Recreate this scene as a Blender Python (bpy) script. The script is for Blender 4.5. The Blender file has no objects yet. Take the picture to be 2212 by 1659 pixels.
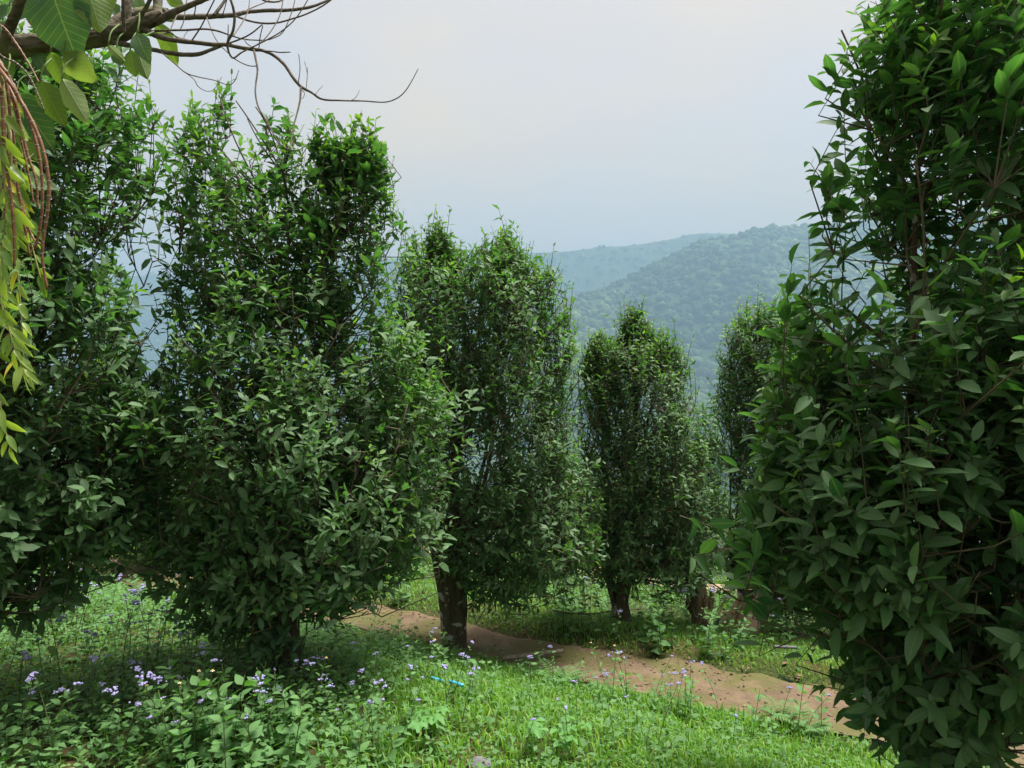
import bpy, math, random
import numpy as np
from mathutils import Matrix, Vector

# ------------------------------------------------------------------ camera, world, sun, exposure
sc = bpy.context.scene
CAMZ = 1.6
F = 1522.0                       # focal length in pixels of a 2212 px wide print
cam_d = bpy.data.cameras.new("camera")
cam = bpy.data.objects.new("camera", cam_d)
sc.collection.objects.link(cam)
cam.location = (0, 0, CAMZ)
cam.rotation_euler = (math.radians(90), 0, 0)
cam_d.sensor_width = 36.0
cam_d.lens = 36.0 * F / 2212.0
cam_d.clip_start = 0.05
cam_d.clip_end = 20000
sc.camera = cam

SUN_EL, SUN_AZ = 71.0, 68.0      # azimuth clockwise from +Y (the view direction)
world = bpy.data.worlds.new("World")
sc.world = world
world.use_nodes = True
wn, wl = world.node_tree.nodes, world.node_tree.links
bg = wn["Background"]
sky = wn.new("ShaderNodeTexSky")
sky.sky_type = 'NISHITA'
sky.sun_disc = False
sky.sun_elevation = math.radians(SUN_EL)
sky.sun_rotation = math.radians(SUN_AZ)
sky.altitude = 600
sky.air_density = 1.0
sky.dust_density = 4.0
sky.ozone_density = 1.0
tcw = wn.new("ShaderNodeTexCoord")
mapw = wn.new("ShaderNodeMapping")
mapw.inputs["Scale"].default_value = (1.6, 1.6, 3.2)
nzw = wn.new("ShaderNodeTexNoise")
nzw.inputs["Scale"].default_value = 1.3
nzw.inputs["Detail"].default_value = 5
nzw.inputs["Roughness"].default_value = 0.45
rmw = wn.new("ShaderNodeMapRange")
rmw.inputs["From Min"].default_value = 0.35
rmw.inputs["From Max"].default_value = 0.62
rmw.inputs["To Min"].default_value = 0.6
rmw.inputs["To Max"].default_value = 1.0
mxw = wn.new("ShaderNodeMix")
mxw.data_type = 'RGBA'
wl.new(tcw.outputs["Generated"], mapw.inputs["Vector"])
wl.new(mapw.outputs["Vector"], nzw.inputs["Vector"])
wl.new(nzw.outputs["Fac"], rmw.inputs["Value"])
wl.new(rmw.outputs["Result"], mxw.inputs["Factor"])
wl.new(sky.outputs["Color"], mxw.inputs["A"])
mxw.inputs["B"].default_value = (4.5, 3.42, 2.38, 1)      # thin overcast veil
wl.new(mxw.outputs["Result"], bg.inputs["Color"])
bg.inputs["Strength"].default_value = 0.10

sun_d = bpy.data.lights.new("sun", 'SUN')
sun = bpy.data.objects.new("sun", sun_d)
sc.collection.objects.link(sun)
sun_d.energy = 4.4
sun_d.angle = math.radians(24)
sun_d.color = (1.0, 0.955, 0.88)
_az, _el = math.radians(SUN_AZ), math.radians(SUN_EL)
sdir = Vector((math.sin(_az) * math.cos(_el), math.cos(_az) * math.cos(_el), math.sin(_el)))
sun.rotation_euler = (-sdir).to_track_quat('-Z', 'Y').to_euler()
sun.location = (0, 0, 30)

sc.view_settings.view_transform = 'Standard'
sc.view_settings.look = 'None'
sc.view_settings.gamma = 1.0
sc.view_settings.use_curve_mapping = False
sc.view_settings.exposure = 1.48
sc.cycles.use_denoising = True
sc.cycles.max_bounces = 7
sc.cycles.diffuse_bounces = 4
sc.cycles.glossy_bounces = 2
sc.cycles.transmission_bounces = 4
sc.cycles.volume_bounces = 2
sc.cycles.caustics_reflective = False
sc.cycles.caustics_refractive = False
sc.cycles.sample_clamp_indirect = 6.0

rng = np.random.default_rng(7)
random.seed(7)
COL = sc.collection

# ------------------------------------------------------------------ helpers
def P(px, py, d):
    """point at depth d along the ray of print pixel (px, py)"""
    return np.array([(px - 1106.0) / F * d, d, CAMZ + (829.5 - py) / F * d])

def unit(v):
    return v / np.maximum(np.linalg.norm(v, axis=-1, keepdims=True), 1e-9)

def sstep(t):
    t = np.clip(t, 0, 1)
    return t * t * (3 - 2 * t)

def _hash(ix, iy, iz, seed):
    n = (ix.astype(np.int64) * 374761393 + iy.astype(np.int64) * 668265263 + iz.astype(np.int64) * 2147483647 + seed * 1274126177) & 0xFFFFFFFF
    n = ((n ^ (n >> 13)) * 1274126177) & 0xFFFFFFFF
    n = n ^ (n >> 16)
    return (n & 0xFFFF) / 65535.0

def vnoise(p, seed=0):
    p = np.asarray(p, float)
    f = np.floor(p).astype(np.int64)
    t = p - f
    t = t * t * (3 - 2 * t)
    r = 0
    for a in (0, 1):
        for b in (0, 1):
            for c in (0, 1):
                w = (t[..., 0] if a else 1 - t[..., 0]) * (t[..., 1] if b else 1 - t[..., 1]) * (t[..., 2] if c else 1 - t[..., 2])
                r = r + w * _hash(f[..., 0] + a, f[..., 1] + b, f[..., 2] + c, seed)
    return r

def fnoise(p, seed=0, octv=4):
    p = np.asarray(p, float)
    r, a, s = 0, 0.5, 0
    for k in range(octv):
        r = r + a * vnoise(p * 2.03 ** k + 17.3 * k, seed + k)
        s += a
        a *= 0.5
    return r / s

def n2(x, y, sc_, seed=0, octv=3):
    return fnoise(np.stack([np.asarray(x) * sc_, np.asarray(y) * sc_, np.zeros_like(x, float)], -1), seed, octv)

def mesh_tri(name, v, t, mat=None, tint=None, lc=None, smooth=True):
    v = np.ascontiguousarray(v, np.float32)
    t = np.ascontiguousarray(t, np.int32)
    me = bpy.data.meshes.new(name)
    me.vertices.add(len(v))
    me.vertices.foreach_set("co", v.ravel())
    me.loops.add(t.size)
    me.loops.foreach_set("vertex_index", t.ravel())
    me.polygons.add(len(t))
    me.polygons.foreach_set("loop_start", np.arange(0, t.size, t.shape[1], dtype=np.int32))
    if smooth:
        me.polygons.foreach_set("use_smooth", np.ones(len(t), bool))
    if tint is not None:
        at = me.attributes.new("tint", 'FLOAT_COLOR', 'POINT')
        at.data.foreach_set("color", np.ascontiguousarray(np.concatenate([tint, np.ones((len(tint), 1))], 1), np.float32).ravel())
    if lc is not None:
        at = me.attributes.new("lc", 'FLOAT_VECTOR', 'POINT')
        at.data.foreach_set("vector", np.ascontiguousarray(lc, np.float32).ravel())
    me.update(calc_edges=True)
    if mat is not None:
        me.materials.append(mat)
    return me

def link(name, data, parent=None, loc=None, **props):
    o = bpy.data.objects.new(name, data)
    COL.objects.link(o)
    if parent is not None:
        o.parent = parent
    if loc is not None:
        o.location = loc
    for k, v in props.items():
        o[k] = v
    return o

def tag(o, label, category, group=None):
    o["label"] = label
    o["category"] = category
    if group:
        o["group"] = group
    return o

def empty(name, loc, label=None, category=None, group=None):
    o = link(name, None, None, tuple(float(q) for q in loc))
    o.empty_display_size = 0.1
    if label:
        tag(o, label, category, group)
    return o

class MB:
    """collects triangle soup for one mesh"""
    def __init__(s):
        s.v, s.t, s.c, s.n, s.l = [], [], [], 0, []
    def add(s, v, t, c=None, l=None):
        v = np.asarray(v, float).reshape(-1, 3)
        t = np.asarray(t, int)
        s.v.append(v)
        s.t.append(t + s.n)
        s.n += len(v)
        if c is not None:
            c = np.asarray(c, float)
            s.c.append(np.broadcast_to(c, (len(v), 3)))
        if l is not None:
            s.l.append(l)
    def mesh(s, name, mat, off=None, smooth=True):
        v = np.concatenate(s.v)
        if off is not None:
            v = v - np.asarray(off)
        return mesh_tri(name, v, np.concatenate(s.t), mat, np.concatenate(s.c) if s.c else None,
                        np.concatenate(s.l) if s.l else None, smooth)

def tubes(Pts, R, sides=5, cap=True, jit=0.0):
    """Pts (T,n,3), R (T,n) -> verts, tris"""
    Pts = np.asarray(Pts, float)
    R = np.asarray(R, float)
    if Pts.ndim == 2:
        Pts, R = Pts[None], R[None]
    T, n, _ = Pts.shape
    tan = unit(np.gradient(Pts, axis=1))
    mean = unit(Pts[:, -1] - Pts[:, 0])
    ref = np.where(np.abs(mean[:, 2:3]) > 0.75, np.array([[0.97, 0.2, 0.1]]), np.array([[0.05, 0.1, 0.99]]))[:, None, :]
    a = unit(np.cross(tan, np.broadcast_to(ref, tan.shape)))
    b = np.cross(tan, a)
    th = np.arange(sides) / sides * 2 * np.pi
    rr = R[:, :, None]
    if jit:
        rr = rr * (1 + jit * (rng.random((T, n, sides)) - 0.5))
    else:
        rr = np.broadcast_to(rr, (T, n, sides))
    V = Pts[:, :, None, :] + rr[..., None] * (np.cos(th)[None, None, :, None] * a[:, :, None, :] + np.sin(th)[None, None, :, None] * b[:, :, None, :])
    idx = np.arange(T * n * sides).reshape(T, n, sides)
    i0, i1 = idx[:, :-1], idx[:, 1:]
    j0, j1 = np.roll(i0, -1, 2), np.roll(i1, -1, 2)
    tri = np.concatenate([np.stack([i0, j0, j1], -1).reshape(-1, 3), np.stack([i0, j1, i1], -1).reshape(-1, 3)])
    if cap:
        e = idx[:, -1]
        for k in range(1, sides - 1):
            tri = np.concatenate([tri, np.stack([e[:, 0], e[:, k], e[:, k + 1]], -1)])
    return V.reshape(-1, 3), tri

def smooth_line(pts, n=None, rad=None):
    """Catmull-Rom through the points; returns points (and radii)"""
    p = np.asarray(pts, float)
    m = len(p)
    if n is None:
        n = max(4, m * 4)
    q = np.vstack([2 * p[0] - p[1], p, 2 * p[-1] - p[-2]])
    u = np.linspace(0, m - 1 - 1e-6, n)
    i = np.floor(u).astype(int)
    t = (u - i)[:, None]
    a, b, c, d = q[i], q[i + 1], q[i + 2], q[i + 3]
    out = 0.5 * ((2 * b) + (-a + c) * t + (2 * a - 5 * b + 4 * c - d) * t ** 2 + (-a + 3 * b - 3 * c + d) * t ** 3)
    if rad is None:
        return out
    return out, np.interp(u, np.arange(m), rad)

# ------------------------------------------------------------------ materials
def new_mat(name):
    m = bpy.data.materials.new(name)
    m.use_nodes = True
    nt = m.node_tree
    return m, nt.nodes, nt.links, nt.nodes["Principled BSDF"], nt.nodes["Material Output"]

def mix_rgb(n, l, fac, a, b):
    x = n.new("ShaderNodeMix")
    x.data_type = 'RGBA'
    for sock, val in (("Factor", fac), ("A", a), ("B", b)):
        if isinstance(val, (int, float)):
            x.inputs[sock].default_value = val
        elif isinstance(val, tuple):
            x.inputs[sock].default_value = (*val, 1)
        else:
            l.new(val, x.inputs[sock])
    return x.outputs["Result"]

def noise(n, l, scale, detail=3, rough=0.55, coord="Object", vec=None):
    if vec is None:
        tc = n.new("ShaderNodeTexCoord")
        vec = tc.outputs[coord]
    z = n.new("ShaderNodeTexNoise")
    z.inputs["Scale"].default_value = scale
    z.inputs["Detail"].default_value = detail
    z.inputs["Roughness"].default_value = rough
    l.new(vec, z.inputs["Vector"])
    return z.outputs["Fac"]

def ramp(n, l, src, lo, hi, to0=0.0, to1=1.0):
    r = n.new("ShaderNodeMapRange")
    r.inputs["From Min"].default_value = lo
    r.inputs["From Max"].default_value = hi
    r.inputs["To Min"].default_value = to0
    r.inputs["To Max"].default_value = to1
    l.new(src, r.inputs["Value"])
    return r.outputs["Result"]

def mathn(n, l, op, a, b):
    m = n.new("ShaderNodeMath")
    m.operation = op
    for k, v in ((0, a), (1, b)):
        if isinstance(v, (int, float)):
            m.inputs[k].default_value = v
        else:
            l.new(v, m.inputs[k])
    return m.outputs[0]

def leaf_material(name, dark, light, young, dustc, rough, trans, under=None, spec=0.5, dust_amt=0.6, rib=False):
    """tint attribute: R youth (on the far forest: painted sunlit paleness), G random, B dust"""
    m, n, l, bs, out = new_mat(name)
    at = n.new("ShaderNodeAttribute")
    at.attribute_name = "tint"
    sp = n.new("ShaderNodeSeparateColor")
    l.new(at.outputs["Color"], sp.inputs["Color"])
    c = mix_rgb(n, l, sp.outputs["Green"], dark, light)
    c = mix_rgb(n, l, sp.outputs["Red"], c, young)
    if dustc is not None:
        nz = noise(n, l, 90.0, 3, 0.7)
        d = mathn(n, l, 'MULTIPLY', ramp(n, l, nz, 0.35, 0.7, 0.25, 1.0), sp.outputs["Blue"])
        d = mathn(n, l, 'MULTIPLY', d, dust_amt)
        c = mix_rgb(n, l, d, c, dustc)
    if rib:
        lc = n.new("ShaderNodeAttribute")
        lc.attribute_name = "lc"
        sx = n.new("ShaderNodeSeparateXYZ")
        l.new(lc.outputs["Vector"], sx.inputs[0])
        ab = mathn(n, l, 'ABSOLUTE', sx.outputs["Y"], 0)
        c = mix_rgb(n, l, ramp(n, l, ab, 0.010, 0.030, 0.55, 0.0), c, (0.15, 0.26, 0.08))
        nz2 = noise(n, l, 22.0, 3, 0.6)
        c = mix_rgb(n, l, ramp(n, l, nz2, 0.62, 0.74, 0.0, 0.5), c, (0.11, 0.15, 0.03))
    if under is not None:
        g = n.new("ShaderNodeNewGeometry")
        c2 = mix_rgb(n, l, 0.55, c, under)
        c = mix_rgb(n, l, g.outputs["Backfacing"], c, c2)
        r = n.new("ShaderNodeMapRange")
        r.inputs["To Min"].default_value = rough
        r.inputs["To Max"].default_value = 0.65
        l.new(g.outputs["Backfacing"], r.inputs["Value"])
        l.new(r.outputs["Result"], bs.inputs["Roughness"])
    else:
        bs.inputs["Roughness"].default_value = rough
    bs.inputs["Specular IOR Level"].default_value = spec
    l.new(c, bs.inputs["Base Color"])
    tr = n.new("ShaderNodeBsdfTranslucent")
    hs = n.new("ShaderNodeMix")
    hs.data_type = 'RGBA'
    hs.blend_type = 'MULTIPLY'
    hs.inputs["Factor"].default_value = 1.0
    l.new(c, hs.inputs["A"])
    hs.inputs["B"].default_value = (1.9, 2.0, 0.7, 1)
    l.new(hs.outputs["Result"], tr.inputs["Color"])
    ms = n.new("ShaderNodeMixShader")
    ms.inputs["Fac"].default_value = trans
    l.new(bs.outputs[0], ms.inputs[1])
    l.new(tr.outputs[0], ms.inputs[2])
    l.new(ms.outputs[0], out.inputs["Surface"])
    return m

def bark_material(name, c0, c1, lichen=None, lfac=(0.6, 0.68), scale=30.0, stretch=0.25, bump=0.6, rough=0.85, along=1.0):
    m, n, l, bs, out = new_mat(name)
    tc = n.new("ShaderNodeTexCoord")
    mp = n.new("ShaderNodeMapping")
    mp.inputs["Scale"].default_value = (along, 1, stretch)
    l.new(tc.outputs["Object"], mp.inputs["Vector"])
    z = noise(n, l, scale, 5, 0.65, vec=mp.outputs["Vector"])
    c = mix_rgb(n, l, ramp(n, l, z, 0.3, 0.7), c0, c1)
    if lichen is not None:
        z2 = noise(n, l, 14.0, 2, 0.5)
        c = mix_rgb(n, l, ramp(n, l, z2, *lfac), c, lichen)
    l.new(c, bs.inputs["Base Color"])
    bs.inputs["Roughness"].default_value = rough
    bs.inputs["Specular IOR Level"].default_value = 0.25
    b = n.new("ShaderNodeBump")
    b.inputs["Strength"].default_value = bump
    b.inputs["Distance"].default_value = 0.01
    l.new(z, b.inputs["Height"])
    l.new(b.outputs[0], bs.inputs["Normal"])
    return m

def plain_material(name, c0, c1, scale, rough=0.8, bump=0.3, dist=0.01, spec=0.3, coord="Object"):
    m, n, l, bs, out = new_mat(name)
    z = noise(n, l, scale, 5, 0.6, coord)
    l.new(mix_rgb(n, l, ramp(n, l, z, 0.3, 0.7), c0, c1), bs.inputs["Base Color"])
    bs.inputs["Roughness"].default_value = rough
    bs.inputs["Specular IOR Level"].default_value = spec
    b = n.new("ShaderNodeBump")
    b.inputs["Strength"].default_value = bump
    b.inputs["Distance"].default_value = dist
    l.new(z, b.inputs["Height"])
    l.new(b.outputs[0], bs.inputs["Normal"])
    return m

M_CITRUS = leaf_material("citrus_leaf", (0.022, 0.092, 0.042), (0.078, 0.235, 0.074), (0.25, 0.47, 0.030), (0.185, 0.215, 0.135), 0.36, 0.28, under=(0.10, 0.18, 0.07), spec=0.55, rib=True)
M_WEED = leaf_material("weed_leaf", (0.050, 0.16, 0.042), (0.12, 0.30, 0.085), (0.26, 0.44, 0.06), None, 0.55, 0.30, under=(0.12, 0.22, 0.09), spec=0.3)
M_GRASS = leaf_material("grass_blade", (0.085, 0.215, 0.03), (0.175, 0.37, 0.05), (0.38, 0.42, 0.12), None, 0.5, 0.28, spec=0.3)
M_ORCHID = leaf_material("orchid_leaf", (0.11, 0.21, 0.035), (0.27, 0.40, 0.10), (0.55, 0.48, 0.04), None, 0.38, 0.35)
M_BARK = bark_material("orange_bark", (0.042, 0.033, 0.022), (0.115, 0.085, 0.05), (0.36, 0.36, 0.31), (0.595, 0.63))
M_TWIG = bark_material("twig_bark", (0.06, 0.05, 0.032), (0.14, 0.115, 0.075), None, scale=40, bump=0.2)
M_LIMB = bark_material("furrowed_bark", (0.035, 0.028, 0.020), (0.20, 0.17, 0.12), (0.17, 0.18, 0.09), (0.56, 0.68), scale=60, stretch=1.0, bump=1.0, along=0.3)
M_BARE = bark_material("bare_branch_bark", (0.075, 0.06, 0.048), (0.19, 0.16, 0.13), None, scale=55, stretch=1.0, bump=0.7)
M_CANE = bark_material("orchid_cane", (0.12, 0.045, 0.025), (0.24, 0.12, 0.055), None, scale=60, stretch=1.0, bump=0.1, rough=0.45)
M_CANE_G = bark_material("green_cane", (0.22, 0.23, 0.06), (0.34, 0.30, 0.10), None, scale=60, stretch=1.0, bump=0.1, rough=0.5)
M_NODE = plain_material("cane_node", (0.45, 0.40, 0.32), (0.6, 0.55, 0.45), 60)
M_STEM = plain_material("weed_stem", (0.06, 0.09, 0.025), (0.13, 0.15, 0.05), 40, 0.7, 0.1)
M_DRY = plain_material("dead_leaf", (0.10, 0.06, 0.035), (0.25, 0.16, 0.09), 30, 0.8, 0.3)
M_STONE = plain_material("stone", (0.09, 0.09, 0.10), (0.20, 0.20, 0.21), 25, 0.85, 0.6)
M_POLE = plain_material("weathered_pole", (0.13, 0.10, 0.075), (0.30, 0.25, 0.20), 40, 0.7, 0.4)
M_BLUE = plain_material("blue_plastic", (0.03, 0.27, 0.45), (0.07, 0.40, 0.58), 18, 0.4, 0.05, spec=0.5)
M_ROPE = plain_material("rope", (0.09, 0.07, 0.045), (0.17, 0.13, 0.085), 80, 0.9, 0.4)
M_FRUIT = plain_material("green_fruit", (0.07, 0.16, 0.02), (0.14, 0.24, 0.035), 60, 0.4, 0.25, 0.002, spec=0.5)
M_SHEATH = bark_material("banana_sheath", (0.13, 0.075, 0.04), (0.36, 0.25, 0.16), None, scale=24, stretch=0.12, bump=0.7)
M_PITH = bark_material("banana_pith", (0.36, 0.20, 0.15), (0.55, 0.40, 0.30), None, scale=24, stretch=0.12, bump=0.5)
M_LILAC = plain_material("lilac_petal", (0.27, 0.24, 0.52), (0.46, 0.44, 0.72), 300, 0.9, 0.2, 0.002)
M_WHITE = plain_material("white_petal", (0.7, 0.7, 0.66), (0.8, 0.8, 0.78), 100, 0.8, 0.1)
M_YELLOW = plain_material("yellow_disc", (0.65, 0.32, 0.02), (0.8, 0.48, 0.03), 100, 0.8, 0.1)

# ------------------------------------------------------------------ the ground
PX = np.array([-60, -12, -8, -3.9, -1.04, -.16, .44, 1.21, 1.9, 3.2, 6, 12, 60.])
PY = np.array([40, 12.3, 10, 7.3, 5.95, 5.4, 5.0, 4.68, 4.29, 3.7, 2.6, .5, -14.])
def path_y(x):
    x = np.asarray(x, float)
    return (np.interp(x - .35, PX, PY) + np.interp(x, PX, PY) + np.interp(x + .35, PX, PY)) / 3
def path_s(x, y):
    return (path_y(x) - y) * 0.88
def path_half(x):
    return 0.25 + 0.07 * sstep((x - .2) / 1.3) + 0.06 * (n2(x, x * 0, 1.3, 11) - 0.5) * 2

def ground_z(x, y):
    x = np.asarray(x, float)
    y = np.asarray(y, float)
    s = path_s(x, y)
    near = -0.4 + 0.37 * sstep((s - 0.22) / 1.75) + 0.04 * np.maximum(s - 1.9, 0) ** 1.0
    near = np.where(s > 12, -0.4 + .37 + .04 * 10.1 + .22 * (s - 12), near)
    u = -s
    far = -0.4 + 0.07 * sstep((u - 0.24) / 0.25) - 0.185 * np.maximum(u - 0.6, 0) - 0.22 * np.maximum(u - 9, 0)
    z = np.where(s > 0, near, far)
    off = sstep((np.abs(s) - 0.26) / 0.3)
    z = z + off * (0.10 * (n2(x, y, 0.9, 3) - 0.5) + 0.035 * (n2(x, y, 5.0, 4) - 0.5))
    z = z + 0.012 * (n2(x, y, 7.0, 5) - 0.5)
    fade = sstep((np.hypot(x, y) - 25) / 60)
    z = z + fade * 14 * (n2(x, y, 0.012, 6) - 0.5)
    lo = -190 + 25 * n2(x, y, 0.002, 8)
    k = 25.0
    return np.where(z < lo + k, lo + k * np.log1p(np.exp(np.clip((z - lo) / k, -60, 30))), z)

def build_ground():
    def axis(a, b, n, far):
        core = np.linspace(a, b, n)
        g = np.array([0.12 * 1.19 ** k for k in range(200)])
        g = np.cumsum(g)
        g = g[g < far]
        g = np.append(g, far)
        return np.concatenate([a - g[::-1], core, b + g])
    xs = axis(-7, 6, 140, 4300)
    ys = axis(-1, 12, 140, 4300)
    X, Y = np.meshgrid(xs, ys)
    Z = ground_z(X, Y)
    V = np.stack([X, Y, Z], -1).reshape(-1, 3)
    idx = np.arange(X.size).reshape(X.shape)
    a, b, c, d = idx[:-1, :-1].ravel(), idx[:-1, 1:].ravel(), idx[1:, 1:].ravel(), idx[1:, :-1].ravel()
    T = np.stack([a, b, c, d], -1)
    m, n, l, bs, out = new_mat("soil_and_turf")
    z = noise(n, l, 2.2, 5, 0.6)
    z2 = noise(n, l, 30.0, 4, 0.7)
    c1 = mix_rgb(n, l, ramp(n, l, z2, 0.3, 0.7), (0.035, 0.045, 0.016), (0.075, 0.10, 0.03))
    c2 = mix_rgb(n, l, ramp(n, l, z2, 0.3, 0.7), (0.085, 0.055, 0.03), (0.14, 0.095, 0.05))
    l.new(mix_rgb(n, l, ramp(n, l, z, 0.5, 0.68), c1, c2), bs.inputs["Base Color"])
    bs.inputs["Roughness"].default_value = 0.95
    bs.inputs["Specular IOR Level"].default_value = 0.1
    bp = n.new("ShaderNodeBump")
    bp.inputs["Distance"].default_value = 0.03
    l.new(z2, bp.inputs["Height"])
    l.new(bp.outputs[0], bs.inputs["Normal"])
    link("ground", mesh_tri("ground", V, T, m), kind="structure")
build_ground()

def path_mesh(name, yfun, half, x0, x1, n, mat, lift):
    xs = np.linspace(x0, x1, n)
    k = np.linspace(-1, 1, 13)
    hw = half(xs) / 0.88
    e0 = 1 + 0.28 * (n2(xs, xs * 0 + 3, 6.0, 21) - 0.5)
    e1 = 1 + 0.28 * (n2(xs, xs * 0 + 9, 6.0, 22) - 0.5)
    K = np.where(k[None] < 0, k[None] * e0[:, None], k[None] * e1[:, None])
    X = np.repeat(xs[:, None], 13, 1)
    Y = yfun(xs)[:, None] + K * hw[:, None]
    Z = ground_z(X, Y) + lift + 0.008 + 0.03 * (n2(X, Y, 7.0, 31) - 0.5) - 0.01 * (np.abs(k)[None] > 0.99)
    Z = Z - 0.012 * np.exp(-((K - 0.1) / 0.35) ** 2)
    V = np.stack([X, Y, Z], -1).reshape(-1, 3)
    idx = np.arange(X.size).reshape(X.shape)
    T = np.stack([idx[:-1, :-1].ravel(), idx[1:, :-1].ravel(), idx[1:, 1:].ravel(), idx[:-1, 1:].ravel()], -1)
    return link(name, mesh_tri(name, V, T, mat), kind="structure")

def dirt_material(name, d0, d1, moss, mlo, mhi):
    m, n, l, bs, out = new_mat(name)
    z = noise(n, l, 6.5, 8, 0.68)
    z2 = noise(n, l, 60.0, 4, 0.7)
    z3 = noise(n, l, 2.6, 5, 0.62)
    c = mix_rgb(n, l, ramp(n, l, z, 0.3, 0.7), d0, d1)
    c = mix_rgb(n, l, ramp(n, l, z2, 0.55, 0.75, 0.0, 0.5), c, (0.30, 0.20, 0.12))
    c = mix_rgb(n, l, ramp(n, l, z3, mlo, mhi, 0.0, 0.8), c, moss)
    l.new(c, bs.inputs["Base Color"])
    bs.inputs["Roughness"].default_value = 0.85
    bs.inputs["Specular IOR Level"].default_value = 0.3
    b = n.new("ShaderNodeBump")
    b.inputs["Strength"].default_value = 0.9
    b.inputs["Distance"].default_value = 0.02
    mx = mathn(n, l, 'ADD', z, mathn(n, l, 'MULTIPLY', z2, 0.3))
    l.new(mx, b.inputs["Height"])
    l.new(b.outputs[0], bs.inputs["Normal"])
    return m
M_DIRT = dirt_material("mossy_dirt", (0.090, 0.060, 0.038), (0.205, 0.148, 0.092), (0.095, 0.10, 0.026), 0.44, 0.56)
M_ROAD = dirt_material("sandy_dirt", (0.30, 0.20, 0.13), (0.42, 0.31, 0.22), (0.16, 0.16, 0.06), 0.58, 0.75)
path_mesh("path", path_y, path_half, -9, 7, 420, M_DIRT, 0.014)
road_y = lambda x: path_y(x) + 5.1
road_half = lambda x: 0.55 + 0 * x
path_mesh("farm_track", road_y, road_half, -14, 9, 160, M_ROAD, 0.02)

# ------------------------------------------------------------------ hills with forest
def hill(name, ridge, r_ridge, r_foot, z_foot, rel, seed, n_az=190, n_r=90, back=900):
    px = np.linspace(ridge[0][0], ridge[-1][0], n_az)
    rp = np.array(ridge, float)
    py = np.interp(px, rp[:, 0], rp[:, 1]) + 2.2 * (fnoise(np.stack([px * .05, px * 0, px * 0], -1), seed, 3) - .5) * 2
    rr = np.interp(px, [q[0] for q in r_ridge], [q[1] for q in r_ridge])
    u = np.concatenate([np.linspace(0, 1, n_r), 1 + np.linspace(0, 1, 12)[1:]])
    PXg, U = np.meshgrid(px, u)
    RR = np.broadcast_to(rr, PXg.shape)
    zr = CAMZ + (829.5 - np.broadcast_to(py, PXg.shape)) / F * RR
    D = np.where(U <= 1, r_foot + (RR - r_foot) * U, RR + back * (U - 1))
    prof = np.clip(U, 0, 1)
    prof = 0.72 * prof + 0.28 * sstep(prof)
    Z = z_foot + (zr - z_foot) * prof
    Z = np.where(U > 1, zr - (zr - z_foot) * 0.8 * sstep(U - 1), Z)
    X = (PXg - 1106) / F * D
    w = np.sin(np.clip(U, 0, 1) * np.pi) ** 0.8
    gul = fnoise(np.stack([X * .0035 + D * .0012, D * .0016, X * 0], -1), seed + 5, 4) - .5
    Z = Z + w * rel * gul * 2
    V = np.stack([X, D, Z], -1)
    idx = np.arange(X.size).reshape(X.shape)
    T = np.stack([idx[:-1, :-1].ravel(), idx[:-1, 1:].ravel(), idx[1:, 1:].ravel(), idx[1:, :-1].ravel()], -1)
    m = plain_material(name + "_cover", (0.022, 0.05, 0.018), (0.05, 0.09, 0.03), 0.02, 0.95, 0.4, 3.0, 0.1)
    link(name, mesh_tri(name, V.reshape(-1, 3), T, m), kind="structure")
    return V[:n_r + 1]

near_ridge = [(820, 800), (980, 745), (1100, 700), (1223, 652), (1297, 625), (1385, 588), (1426, 567), (1477, 540), (1534, 518), (1561, 515), (1575, 518),
              (1609, 501), (1656, 495), (1737, 486), (1805, 489), (1950, 470), (2200, 455), (2500, 440), (2900, 470)]
far_ridge = [(-700, 640), (-200, 620), (100, 608), (400, 590), (700, 570), (900, 556), (1128, 545), (1209, 545), (1297, 533), (1331, 533), (1419, 523), (1490, 508), (1528, 503),
             (1588, 506), (1700, 512), (1900, 520), (2400, 540), (3000, 600)]
HN = hill("near_hill", near_ridge, [(800, 1500), (1223, 1700), (1500, 1950), (1800, 2100), (2900, 2000)], 1000, -200, 70, 40)
HF = hill("far_hill", far_ridge, [(-700, 3300), (900, 3050), (1600, 2900), (3000, 2800)], 2300, -150, 30, 60, n_az=150, n_r=40, back=700)

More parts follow.
